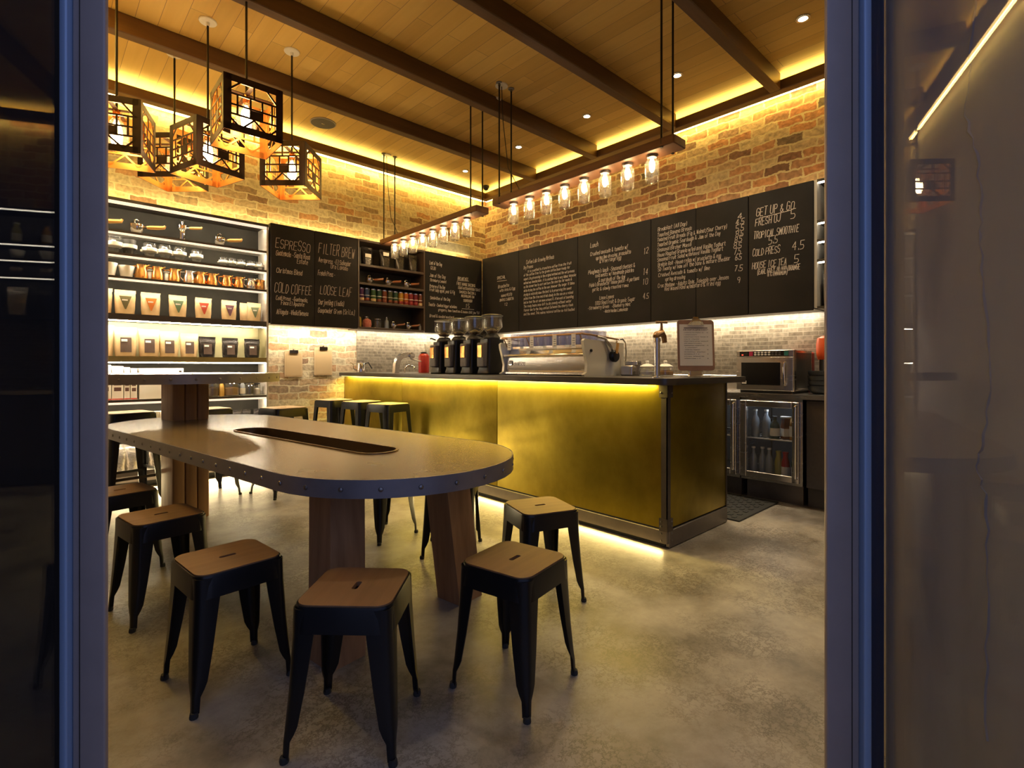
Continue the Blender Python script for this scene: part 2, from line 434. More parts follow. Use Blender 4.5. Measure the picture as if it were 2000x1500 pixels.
M_RIM = mat('blackened_steel_band', (.16, .15, .16), .38, .4, (.21, .195, .205), 6., rvar=.06)
M_BOLT = mat('steel_rivet', (.20, .19, .19), .3, .9)
M_STEEL = mat('stainless_steel', (.58, .55, .52), .26, 1., (.66, .63, .6), 3., (1, 1, 14), rvar=.05)
M_CHROME = mat('polished_chrome', (.82, .80, .78), .08, 1.)
M_BARTOP = mat('dark_zinc_worktop', (.06, .052, .046), .32, .5, (.085, .072, .06), 5., rvar=.06)
M_KICK = mat('raw_steel_plate', (.16, .14, .13), .4, .7, (.21, .185, .17), 5., rvar=.06)
M_COPPER = mat('copper_sheet', (.72, .27, .045), .4, .6, (.80, .34, .07), 5.)
M_CAGE = mat('dark_bronze_cage', (.035, .018, .010), .4, .6)
M_GLASS = glass('clear_glass', (.97, .97, .96), 1.75, .03, .022)
M_PANE = glass('door_pane', (.90, .92, .94), 1.52, 0.0)
M_WHITE = mat('white_ceramic', (.85, .83, .78), .35)
M_PAPER = mat('white_paper', (.80, .78, .74), .8)
M_KRAFT = mat('kraft_paper', (.60, .42, .22), .7, 0, (.68, .50, .28), 12., bump=.15)
M_FOIL = mat('black_foil', (.03, .028, .028), .2, .6, (.05, .045, .045), 22., bump=1.0)
M_SILVER = mat('silver_foil', (.6, .56, .5), .22, .9, (.75, .7, .62), 22., bump=1.0)
M_INK = mat('printed_ink', (.03, .025, .025), .7)
M_LED = emit('shelf_led_diffuser', (1.0, .86, .62), 120.)
M_LEDO = emit('open_shelf_led_diffuser', (1.0, .88, .68), 9.)
M_LEDY = emit('cove_led_diffuser', (1.0, .74, .26), 16.)
M_BULB = emit('tungsten_bulb', (1.0, .68, .32), 125.)
M_GLOW = emit('downlight_lamp', (1.0, .80, .50), 40.)
M_RED = mat('red_enamel', (.45, .03, .02), .35)
M_ORANGE = mat('orange_red_plastic', (.75, .11, .03), .35)
M_BRASSBACK = mat('brushed_brass_liner', (.42, .38, .20), .45, .55, (.52, .47, .27), 3.)
M_BRASSEDGE = mat('dull_brass_edge', (.20, .16, .06), .45, .6, (.26, .21, .09), 5.)
M_MASON = mat('pressed_board', (.30, .17, .12), .6, 0, (.36, .21, .15), 20.)
M_WOODH = wood('honey_wood_handle', (.62, .33, .08), (.75, .43, .13), .35, 0, 14)
M_COPPERJ = mat('copper_jug', (.80, .42, .14), .25, 1.)
M_BOWL = mat('slate_blue_bowl', (.05, .06, .075), .5)
M_PANEL = mat('charcoal_laminate', (.085, .076, .08), .55, 0, (.10, .09, .094), 30.)
M_TIN = {k: mat('tin_' + k, c, .35, .3) for k, c in dict(purple=(.10, .03, .10), navy=(.04, .07, .16), green=(.06, .13, .05), forest=(.04, .09, .05), olive=(.08, .09, .04), amber=(.50, .26, .03), orange=(.50, .14, .03), crimson=(.26, .03, .03), maroon=(.18, .02, .03), rust=(.20, .06, .03)).items()}
# ------------------------------------------------------------------ the room itself
struct(MB().box(-3.5, 5.6, -4.5, 6.6, -.12, 0).build('floor', M_FLOOR), 'mottled polished concrete floor', 'floor')
P0, P1 = xd(-1.204, 1.36), xd(3.55, 1.36)
room = [(XMIN, P0.y), (P1.x, YMIN), (WR, YMIN), (WR, WL), (XMIN, WL)]
struct(MB().prism(room, CEIL, CEIL + .12).build('ceiling', M_CEIL, smooth=False), 'oak boarded ceiling between dark beams', 'ceiling')
struct(MB().box(XMIN - .2, WR + .2, WL, WL + .2, 0, CEIL + .1).build('wall_back', M_BRICK_L), 'pale old brick wall behind the tall shelves', 'wall')
struct(MB().box(WR, WR + .2, YMIN - .2, WL, 0, CEIL + .1).build('wall_right', M_BRICK_R), 'mixed red and cream brick wall above the long menu boards', 'wall')
struct(MB().box(XMIN - .2, XMIN, P0.y + .30, WL, 0, CEIL + .1).build('wall_left', M_CONC), 'concrete side wall beyond the tall shelves', 'wall')
struct(MB().box(P1.x - .1, WR + .2, YMIN - .2, YMIN, 0, CEIL + .1).build('wall_front', M_CONC), 'concrete wall beside the entrance', 'wall')
RZ = Matrix.Rotation(-YAW, 4, 'Z')          # local x = across the doorway, local y = ahead
def door_space(mb): return mb.xform(RZ)
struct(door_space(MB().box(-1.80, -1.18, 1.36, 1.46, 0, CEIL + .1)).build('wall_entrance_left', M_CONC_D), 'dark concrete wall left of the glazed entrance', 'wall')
struct(door_space(MB().box(1.10, 3.65, 1.44, 1.54, 0, CEIL + .1)).build('wall_entrance_right', M_CONC), 'concrete wall right of the glazed entrance', 'wall')
struct(door_space(MB().box(-1.30, 1.02, 1.36, 1.48, 2.75, CEIL + .1)).build('wall_entrance_top', M_CONC), 'concrete band above the entrance', 'wall')
struct(door_space(MB().box(1.03, 1.3, .75, 1.413, 0, 3.6)).build('wall_outside_right', M_CONC), 'cracked brown concrete pier seen through the right glass pane', 'wall')
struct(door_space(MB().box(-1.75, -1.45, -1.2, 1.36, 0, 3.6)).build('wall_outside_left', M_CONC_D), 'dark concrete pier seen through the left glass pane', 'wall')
# the long vertical crack in the right pier: a raised, branching ridge of paler mortar
cr = MB(); rnd = random.Random(5)
z = 2.4; d = 1.03
path = [(2.4, 1.02), (2.15, 1.06), (1.98, 1.10), (1.85, 1.115), (1.72, 1.125), (1.62, 1.10), (1.5, 1.085), (1.42, 1.09), (1.28, 1.075), (1.1, 1.07), (.98, 1.085), (.93, 1.10), (.86, 1.075), (.7, 1.075), (.5, 1.075), (.3, 1.075)]
pts = []
for i in range(len(path) - 1):
    for k in range(5):
        t = k / 5
        pts.append((1.03, (path[i][1] * (1 - t) + path[i + 1][1] * t) * 1.035 + rnd.uniform(-.005, .005), path[i][0] * (1 - t) + path[i + 1][0] * t))
cr.tube(pts, [rnd.uniform(.0012, .0045) for _ in pts], 5)
struct(door_space(cr).build('trim_1', mat('crack_mortar', (.42, .36, .32), .9)), 'pale jagged crack down the right concrete pier', 'crack')

# door posts and the two glass side panes
for nm, s, a, lab in (('door_1', -1, 1.033, 'left bronze steel door post with blue-lit edge'), ('door_2', 1, .799, 'right bronze steel door post with blue-lit edge')):
    t = bpy.data.objects.new(nm, None); COL.objects.link(t); struct(t, lab, 'door post')
    x0, x1 = sorted((s * a, s * (a + .082)))
    door_space(MB().bbox(x0, x1, 1.30, 1.315, 0, 2.75, .002)).build('post', M_FRAME, t)
    e0, e1 = sorted((s * (a + .084), s * (a + .104)))
    door_space(MB().bbox(e0, e1, 1.285, 1.37, 0, 2.75, .002)).build('edge_strip', M_FRAME_EDGE, t)
    g0, g1 = sorted((s * (a + .104), s * (a + .122)))
    door_space(MB().box(g0, g1, 1.315, 1.37, 0, 2.75)).build('rubber_seal', M_BLACKM, t)
    l0, l1 = sorted((s * (a + .062), s * (a + .0635)))
    door_space(MB().box(l0, l1, 1.2985, 1.30, 0, 2.75)).build('seam', M_BLACKM, t)
struct(door_space(MB().bbox(.975, 1.019, 1.40, 1.435, 0, 2.75, .003)).build('trim_60', mat('dark_blue_jamb', (.035, .05, .10), .35)), 'dark blue jamb behind the right glass pane', 'jamb')
def pane(nm, x0, slope, lab, d0, d1):
    mb = MB()
    xa, xb = x0, x0 + slope * (d0 - d1)
    n = Vector((d0 - d1, xb - xa, 0)).normalized() * .005
    o = [(xa - n.x, d0 - n.y), (xa + n.x, d0 + n.y), (xb + n.x, d1 + n.y), (xb - n.x, d1 - n.y)]
    mb.prism(o, .02, 2.75)
    return struct(door_space(mb).build(nm, M_PANE, smooth=False), lab, 'window')
pane('window_1', -1.128, -.262, 'left glass side pane reflecting lit shelves', 1.26, -.4)
pane('window_2', .922, .167, 'right glass side pane reflecting the lit ceiling edge', 1.29, .80)

# beams under the ceiling
k = 2
beam_at = ['out of sight nearest the front wall', 'over the bench end', 'above the entrance', 'nearest the camera at the top right', 'over the near jar light', 'crossing between the two jar lights', 'behind the hanging cage pendants']
for i, y in enumerate((-1.285, -.24, .805, 1.85, 2.895, 3.945, 4.975)):
    xa = max(XMIN + .21, (1.46 - y * CY) / SY + .12)
    struct(MB().bbox(xa, 5.03, y - .095, y, BEAM, CEIL, .006).build('trim_%d' % k, M_BEAM), 'dark timber ceiling beam ' + beam_at[i], 'beam'); k += 1
struct(MB().bbox(5.03, 5.125, YMIN, 6.06, BEAM, 3.795, .006).build('trim_%d' % k, M_BEAMY), 'dark timber edge beam along the right brick wall', 'beam'); k += 1
struct(MB().bbox(XMIN, 5.03, 5.965, 6.06, BEAM, 3.795, .006).build('trim_%d' % k, M_BEAM), 'dark timber edge beam along the back brick wall', 'beam'); k += 1
struct(MB().bbox(.165 + .0, .26, 1.9, 5.965, BEAM, 3.795, .006).build('trim_%d' % k, M_BEAMY), 'dark timber edge beam along the left wall', 'beam'); k += 1
struct(MB().box(5.222, 5.252, YMIN, 6.20, 3.752, 3.764).build('trim_%d' % k, M_LEDY), 'glowing warm light strip in the gap along the right wall', 'light strip'); k += 1
struct(MB().box(.30, 5.20, 6.20, 6.23, 3.752, 3.764).build('trim_%d' % k, M_LEDY), 'glowing warm light strip in the gap along the back wall', 'light strip'); k += 1
struct(MB().box(.09, .12, 2.0, 6.15, 3.752, 3.764).build('trim_%d' % k, M_LEDY), 'glowing warm light strip in the gap along the left wall', 'light strip'); k += 1
# mosaic tile splashbacks and the steel upstand at their foot
struct(MB().box(3.09, WR - .012, WL - .012, WL, .90, 1.66).build('trim_%d' % k, M_TILE_L), 'grey mosaic tiles on the back wall by the tap', 'tiles'); k += 1
struct(MB().box(WR - .012, WR, YMIN, WL - .012, .90, 1.70).build('trim_%d' % k, M_TILE_R), 'grey mosaic tiles along the right wall under the menu boards', 'tiles'); k += 1
struct(MB().bbox(3.09, WR - .05, WL - .05, WL - .012, .92, 1.065).build('trim_%d' % k, M_STEEL), 'steel upstand at the foot of the back wall tiles', 'upstand'); k += 1
struct(MB().bbox(WR - .05, WR - .012, 2.05, WL - .05, .92, 1.065).build('trim_%d' % k, M_STEEL), 'steel upstand at the foot of the right wall tiles', 'upstand'); k += 1
# dark stone lintel block left in the brick near the corner
struct(MB().bbox(3.75, 4.95, WL - .05, WL, 2.86, 3.02, .015).build('trim_%d' % k, mat('grey_render_patch', (.22, .20, .15), .9, 0, (.33, .3, .22), 18, bump=.8)), 'rough grey render patch in the brick by the corner', 'render patch'); k += 1

# ceiling fittings
def plate(x, y): return MB().lathe([(0, 0), (.055, 0), (.06, -.004), (.06, -.012), (0, -.014)], 24).xform(Matrix.Translation((x, y, CEIL)))
dl = thing('downlight', 'x', 'downlight', (4.36, 1.36 - 1.06, CEIL))
MB().lathe([(.030, -.001), (.050, -.001), (.052, -.006), (.044, -.010), (.034, -.009), (.030, -.001)], 20).build('trim_ring', M_STEEL, dl)
MB().lathe([(0, -.002), (.030, -.002), (.030, -.007), (0, -.010)], 16).build('lamp', M_GLOW, dl)
dlab = ['downlight nearest the entrance beside the right wall', 'ceiling downlight above the free end of the bar, first bay', 'ceiling downlight over the coffee bar, second bay', 'ceiling downlight over the coffee bar, third bay', 'small ceiling downlight by the far rods of the jar light', 'dim ceiling downlight nearest the far corner']
dl['label'] = dlab[0]; dl['group'] = 'downlights along the bar ceiling'
for i in range(1, 6): dup(dl, dlab[i], (4.36, 1.36 - 1.06 + 1.06 * i, CEIL))
sp = thing('ceiling_speaker', 'round grey speaker grille set into the ceiling boards', 'speaker', (2.352, 5.575, CEIL))
MB().lathe([(0, 0), (.125, 0), (.13, -.003), (.125, -.008), (0, -.010)], 32).build('grille', mat('speaker_mesh', (.10, .095, .085), .7), sp)
MB().lathe([(.126, 0), (.136, 0), (.136, -.006), (.126, -.010), (.126, 0)], 32).build('rim', M_FRAME, sp)
MB().box(-.018, .018, -.004, .004, -.0125, -.010).build('badge', M_CHROME, sp)
dc = thing('dome_camera', 'small black dome camera under the ceiling in the far corner', 'camera', (4.95, 5.86, CEIL))
MB().lathe([(0, 0), (.05, 0), (.05, -.03), (0, -.03)], 20).build('base', M_BLACKM, dc)
MB().lathe([(0, -.03), (.04, -.03), (.036, -.05), (.02, -.066), (0, -.07)], 20).build('dome', M_BLACK, dc)
ns = thing('smoke_alarm', 'round white disc on the ceiling by the far rods of the jar light', 'smoke alarm', (3.42, 3.90, CEIL))
MB().lathe([(0, 0), (.06, 0), (.06, -.018), (.045, -.03), (0, -.03)], 24).build('case', M_WHITE, ns)
# ------------------------------------------------------------------ brass bar
BX0, BX1, BY0, BZ = 2.915, 3.76, 1.69, 1.035
bar = thing('bar_counter', 'long coffee bar clad in aged brass sheet with steel kickboard', 'bar', (0, 0, 0))
MB().box(BX0 + .02, BX1 - .02, BY0 + .02, WL - .02, .11, BZ).build('carcass', M_CARCASS, bar)
for i, (y0, y1) in enumerate(((BY0 + .012, 3.30), (3.304, 4.85), (4.854, WL - .02))):
    MB().bbox(BX0, BX0 + .02, y0, y1, .125, BZ, .002).build('brass_panel', M_BRASS, bar)
MB().bbox(BX0 + .03, BX1 - .012, BY0, BY0 + .02, .125, BZ, .002).build('end_panel', M_BRASS, bar)
MB().box(BX0 + .002, BX0 + .02, BY0 + .01, WL - .02, .112, .125).build('shadow_gap', M_BLACKM, bar)
kf = MB().bbox(BX0 - .008, BX0 + .02, BY0 - .006, WL - .02, .032, .115, .003).build('kickboard', M_KICK, bar)
ke = MB().bbox(BX0 + .02, BX1, BY0 - .008, BY0 + .02, .005, .115, .003).build('kickboard', M_KICK, bar)
MB().box(BX0 + .03, BX1 - .03, BY0 + .03, WL - .02, 0, .11).build('plinth', M_BLACKM, bar)
M_ANGLE = mat('dark_steel_angle', (.06, .048, .045), .4, .5, (.085, .07, .065), 8.)
cp = MB().box(BX0 - .006, BX0 + .036, BY0 - .006, BY0 + .0, .11, BZ).box(BX0 - .006, BX0, BY0 - .006, BY0 + .036, .11, BZ)
for z0, z1 in ((.11, .19), (BZ - .08, BZ)):
    cp.box(BX0 - .008, BX0 + .06, BY0 - .009, BY0 - .005, z0, z1).box(BX0 - .009, BX0 - .005, BY0 - .009, BY0 + .05, z0, z1)
post = cp.build('corner_angle', M_ANGLE, bar)
for z in (.05, .095, .14, .17, BZ - .05):
    for p, ax in (((BX0 + .045, BY0 - .0095, z), 'y'), ((BX0 - .0095, BY0 + .035, z), 'x')):
        r = Matrix.Translation(p) @ (Matrix.Rotation(PI / 2, 4, 'X') if ax == 'y' else Matrix.Rotation(-PI / 2, 4, 'Y'))
        MB().lathe([(0, 0), (.007, 0), (.006, .003), (0, .005)], 10).xform(r).build('rivet', M_BOLT, post)
MB().box(BX1 - .014, BX1 + .002, BY0 - .004, BY0 + .03, .11, BZ).build('corner_angle', M_ANGLE, bar)
ft = [(2.845, WL - .02), (2.845, 1.72)]
for k in range(1, 6):
    a = PI + PI / 2 * k / 6; ft.append((2.845 + .10 + .10 * math.cos(a), 1.72 + .10 * math.sin(a)))
ft += [(2.945, 1.62), (3.93, 1.62), (3.93, 1.75), (3.80, 1.78), (3.80, WL - .02)]
tag(MB().prism(ft, BZ, BZ + .042, 0, .003).build('zinc_worktop', M_BARTOP), 'dark zinc bar top running along the brass bar to the brick wall', 'worktop')
tag(MB().bbox(2.862, 2.880, 1.80, WL - .05, BZ - .003, BZ, .001).build('led_strip', emit('bar_led_diffuser', (1.0, .72, .2), 5.0)), 'warm glowing light strip under the bar top overhang', 'light strip')
# back bench along the right wall and the corner
BEN = .922
cab = thing('bench_cabinet', 'charcoal laminate cabinet door at the near end of the steel bench', 'cabinet', (0, 0, 0))
MB().box(4.62, WR - .02, -1.0, 1.415, .16, .885).build('body', M_CARCASS, cab)
MB().bbox(4.595, 4.62, .82, 1.41, .165, .875, .003).build('door', M_PANEL, cab)
MB().bbox(4.595, 4.62, .10, .815, .165, .875, .003).build('door', M_PANEL, cab)
MB().bbox(4.595, 4.62, -1.0, .095, .165, .875, .003).build('door', M_PANEL, cab)
MB().box(4.66, WR - .02, -1.0, 1.415, 0, .16).build('kickboard', mat('dull_kickboard', (.09, .08, .075), .5), cab)
cab2 = thing('steel_cabinet', 'stainless cabinet under the bench behind the bar', 'cabinet', (0, 0, 0))
MB().box(4.56, WR - .02, 2.95, WL - .05, .16, .885).build('body', M_STEEL, cab2)
MB().bbox(4.545, 4.56, 2.955, 3.55, .17, .87, .003).build('door', M_STEEL, cab2)
MB().box(4.62, WR - .02, 2.95, WL - .05, 0, .16).build('kickboard', M_KICK, cab2)
wt = [(4.53, -1.0), (WR - .02, -1.0), (WR - .02, WL - .02), (3.82, WL - .02), (3.82, 5.62), (4.53, 5.62)]
tag(MB().prism(wt, .885, BEN, 0, .003).build('steel_worktop', M_STEEL), 'stainless steel bench top along the right wall', 'worktop')
cab3 = thing('sink_cabinet', 'dark cabinet under the corner of the steel bench', 'cabinet', (0, 0, 0))
MB().box(3.85, 4.50, 5.68, WL - .02, 0, .885).build('body', M_CARCASS, cab3)

# under-bench glass-door fridges
def fridge(y0, y1, lab, handle_right=True):
    t = thing('fridge', lab, 'fridge', (4.555, (y0 + y1) / 2, 0))
    w = (y1 - y0) / 2
    b = MB()
    b.box(.02, .70, -w, -w + .03, .17, .885).box(.02, .70, w - .03, w, .17, .885).box(.02, .70, -w + .03, w - .03, .17, .20).box(.02, .70, -w + .03, w - .03, .855, .885).box(.66, .70, -w + .03, w - .03, .20, .855)
    b.build('case', M_STEEL, t)
    MB().box(.10, .70, -w + .02, w - .02, 0, .165).build('kickboard', M_KICK, t)
    MB().box(.64, .655, -w + .035, w - .035, .205, .85).build('liner', mat('fridge_liner', (.12, .12, .13), .5), t)
    d = MB(); e = .052
    d.bbox(-.035, .015, -w + .012, -w + .012 + e, .20, .86, .003).bbox(-.035, .015, w - .012 - e, w - .012, .20, .86, .003)
    d.bbox(-.035, .015, -w + .012 + e, w - .012 - e, .20, .20 + e, .003).bbox(-.035, .015, -w + .012 + e, w - .012 - e, .86 - e, .86, .003)
    dr = d.build('door', M_STEEL, t)
    MB().box(-.014, -.008, -w + .012 + e, w - .012 - e, .20 + e, .86 - e).build('glass', M_GLASS, dr)
    s = -1 if handle_right else 1
    h = MB().tube([(-.035, s * (w - .03), .24), (-.062, s * (w - .03), .25), (-.065, s * (w - .03), .30), (-.065, s * (w - .03), .77), (-.062, s * (w - .03), .82), (-.035, s * (w - .03), .83)], .012, 10)
    h.build('handle', M_CHROME, dr)
    for z in (.53,):
        sh = MB()
        for k in range(9): sh.tube([(.05, -w + .04 + (2 * w - .08) * k / 8, z), (.63, -w + .04 + (2 * w - .08) * k / 8, z)], .004, 6)
        sh.tube([(.05, -w + .03, z), (.05, w - .03, z)], .007, 6).tube([(.62, -w + .03, z), (.62, w - .03, z)], .005, 6)
        sh.build('wire_shelf', M_WHITE, t)
    l = bpy.data.lights.new('fridge_lamp', 'POINT'); l.energy = 1.2; l.color = (.8, .9, 1); l.shadow_soft_size = .03
    lo = bpy.data.objects.new('fridge_lamp', l); COL.objects.link(lo); lo.location = (4.70, (y0 + y1) / 2, .83)
    return t
fridge(1.43, 1.925, 'glass-door steel fridge with bottles under the microwave')
fridge(1.935, 2.93, 'steel fridge half hidden behind the end of the brass bar', True)
def bottle(name, lab, cat, loc, r, h, liquid, cap, grp, neck=.4, label_c=None, squarish=False):
    t = thing(name, lab, cat, loc, 0, grp)
    MB().lathe([(0, 0), (r * .96, 0), (r, .006), (r, h * .55), (r * .85, h * .68), (r * neck, h * .80), (r * neck, h * .95), (0, h * .95)], 14 if not squarish else 4).build('body', liquid, t)
    MB().lathe([(0, h * .94), (r * neck * 1.2, h * .94), (r * neck * 1.2, h), (0, h)], 12).build('cap', cap, t)
    if label_c: MB().lathe([(r * 1.015, h * .12), (r * 1.02, h * .13), (r * 1.02, h * .46), (r * 1.015, h * .47), (r * .9, h * .3)], 14 if not squarish else 4).build('paper_label', label_c, t)
    return t
M_WATER = mat('clear_bottle', (.32, .36, .42), .12, .2)
M_JUICE = mat('amber_juice', (.40, .20, .03), .2); M_TEA = mat('brown_juice', (.22, .07, .03), .2)
M_LEMON = mat('pale_lemon_bottle', (.42, .38, .10), .3); M_REDB = mat('red_bottle', (.38, .02, .02), .3); M_GREENB = mat('green_bottle', (.05, .16, .07), .3)
M_DARKG = mat('dark_green_glass', (.03, .06, .035), .15)
top = [('water_bottle', 'tall clear bottle, leftmost on the upper fridge shelf', .034, .24, M_WATER, M_WHITE, None), ('water_bottle', 'tall clear bottle, second on the upper fridge shelf', .036, .24, M_WATER, M_WHITE, None),
       ('juice_bottle', 'green-tinted jar-like bottle with white label on the upper fridge shelf', .038, .19, M_DARKG, M_BLACKM, M_PAPER), ('juice_bottle', 'square brown juice bottle with white label on the upper fridge shelf', .045, .19, M_TEA, M_PAPER, M_PAPER), ('juice_bottle', 'amber bottle with broad white label at the right of the upper fridge shelf', .042, .25, M_JUICE, M_BLACKM, M_PAPER)]
for i, (n, lab, r, h, m, c, lc) in enumerate(top):
    bottle(n, lab, 'bottle', (4.66 + (i % 2) * .03, 1.835 - .080 * i, .535), r, h, m, c, 'bottles on the upper fridge shelf', .4 if i != 3 else .8, lc, i == 3)
low = [('water_bottle', 'clear water bottle, leftmost on the lower fridge shelf', M_WATER, M_WHITE, None), ('water_bottle', 'clear water bottle, second on the lower fridge shelf', M_WATER, M_WHITE, None), ('water_bottle', 'clear water bottle, third on the lower fridge shelf', M_WATER, M_WHITE, None),
       ('juice_bottle', 'pale yellow drink bottle on the lower fridge shelf', M_LEMON, M_LEMON, M_LEMON), ('juice_bottle', 'red drink bottle with white lettering on the lower fridge shelf', M_REDB, M_REDB, M_PAPER), ('juice_bottle', 'dark green bottle at the right of the lower fridge shelf', M_GREENB, M_BLACKM, M_PAPER)]
for i, (n, lab, m, c, lc) in enumerate(low):
    bottle(n, lab, 'bottle', (4.64 + (i % 2) * .03, 1.845 - .066 * i, .20), .031 if i < 3 else .033, .25 if i < 3 else .23, m, c, 'bottles on the lower fridge shelf', .45 if i < 3 else .6, lc)

# floor mat behind the bar
fm = MB().bbox(3.82, 4.60, 1.62, 5.4, 0, .012, .004)
for i in range(14):
    for j in range(40):
        if j % 2 == i % 2: fm.box(3.86 + i * .052, 3.895 + i * .052, 1.67 + j * .05, 1.70 + j * .05, .012, .0155)
tag(fm.build('rubber_mat', M_RUBBER), 'black studded rubber mat on the floor behind the bar', 'mat')

# microwave on the bench
mw = thing('microwave', 'stainless steel commercial microwave on the bench under the menu boards', 'microwave', (4.62, 1.745, BEN))
MB().bbox(0, .45, -.237, .237, .022, .37, .004).build('body', M_STEEL, mw)
MB().bbox(.012, .40, -.2365, .2365, .04, .35, .003).xform(Matrix.Translation((.03, -.001, 0))).build('side_panel', mat('dark_steel_side', (.10, .095, .09), .35, .8), mw)
MB().box(.02, .43, -.215, .215, 0, .022).build('feet', M_BLACKM, mw)
fr = MB().bbox(-.018, 0, -.235, .235, .024, .31, .003).build('door', M_STEEL, mw)
MB().bbox(-.020, -.017, -.135, .19, .07, .265, .0005).build('window', M_BLACK, fr)
MB().tube([(-.018, -.175, .075), (-.045, -.175, .085), (-.05, -.175, .12), (-.05, -.175, .22), (-.045, -.175, .255), (-.018, -.175, .265)], .011, 10).build('handle', M_CHROME, fr)
cpn = MB().bbox(-.016, 0, -.235, .235, .314, .368, .002).build('control_panel', M_STEEL, mw)
MB().box(-.018, -.016, -.20, .205, .320, .362).build('button_board', M_BLACK, cpn)
MB().box(-.0195, -.018, .135, .20, .327, .355).build('display', M_BLACKM, cpn)
MB().box(-.0202, -.0195, .172, .185, .329, .336).build('red_digit', emit('red_led', (1, .06, .03), 3), cpn)
MB().box(-.0195, -.018, .09, .122, .322, .360).build('stop_button', mat('magenta_button', (.5, .03, .12), .4), cpn)
MB().box(-.0195, -.018, -.198, -.165, .322, .360).build('start_button', mat('teal_button', (.02, .18, .18), .4), cpn)
for r_ in range(2):
    for c_ in range(8):
        y = .070 - c_ * .0285
        MB().lathe([(0, 0), (.0115, 0), (.0105, .0018), (0, .002)], 12, 0, (0, 0, 0), .62, 1).xform(Matrix.Translation((-.018, y, .350 - r_ * .018)) @ Matrix.Rotation(-PI / 2, 4, 'Y')).build('button', M_WHITE if c_ < 5 else M_PANEL, cpn)
MB().box(-.0205, -.020, .145, .185, .078, .105).build('sticker', M_PAPER, fr)

# slate bowls and the orange-topped juicer
sb = thing('slate_bowl', 'lowest slate blue bowl of the stack beside the microwave', 'bowl', (4.78, 1.37, BEN), 0, 'stacked slate bowls by the microwave')
MB().lathe([(0, 0), (.04, 0), (.062, .014), (.079, .042), (.082, .068), (.078, .068), (.074, .044), (.055, .018), (0, .012)], 24).build('bowl', M_BOWL, sb)
for i, lab in enumerate(['slate blue bowl, second from the bottom of the stack by the microwave', 'slate blue bowl, third from the bottom of the stack by the microwave', 'topmost slate blue bowl of the stack by the microwave']):
    dup(sb, lab, (4.78 + .002 * (-1) ** i, 1.37, BEN + .042 * (i + 1)))
ju = thing('juicer', 'orange-topped steel juicer behind the slate bowls', 'juicer', (5.02, 1.385, BEN))
MB().lathe([(0, 0), (.075, 0), (.08, .01), (.08, .03), (.05, .05), (.05, .30), (0, .30)], 24).build('column', M_STEEL, ju)
MB().lathe([(0, .29), (.062, .29), (.072, .33), (.074, .42), (.066, .475), (.03, .495), (0, .497)], 24).build('hood', M_ORANGE, ju)
rt = thing('red_tray', 'red enamel box on the bench behind the microwave', 'box', (5.14, 1.62, BEN))
MB().bbox(-.05, .09, -.09, .13, 0, .36, .01).build('body', M_RED, rt)
# ------------------------------------------------------------------ stools
def leg_mesh(h, w_top, sp, sx, sy):
    # pressed sheet leg: an angle with rounded corner, tapering, necked just above the foot
    rings = []
    zs = [(h - .012, w_top, 0), (h - .09, w_top * .92, .10), (h * .45, w_top * .72, .55), (.105, w_top * .56, .86), (.082, w_top * .44, .89), (.062, w_top * .30, .92), (.012, w_top * .27, 1.0)]
    top = .148
    for z, w, k in zs:
        c = top + sp * k; t = .004; r = min(.03, w * .55)
        out = [(-w, 0)]
        for i in range(5):
            a = PI / 2 - PI / 2 * i / 4
            out.append((-r + r * math.cos(a), -r + r * math.sin(a)))
        out.append((0, -w))
        inn = [(-t, -w)] + [(-r + (r - t) * math.cos(PI / 2 * i / 4), -r + (r - t) * math.sin(PI / 2 * i / 4)) for i in range(5)] + [(-w, -t)]
        rings.append([(sx * (c + x), sy * (c + y), z) for x, y in out + inn])
    if sx * sy < 0: rings = [list(reversed(r)) for r in rings]
    return MB().loft(rings), top + sp - w_top * .11
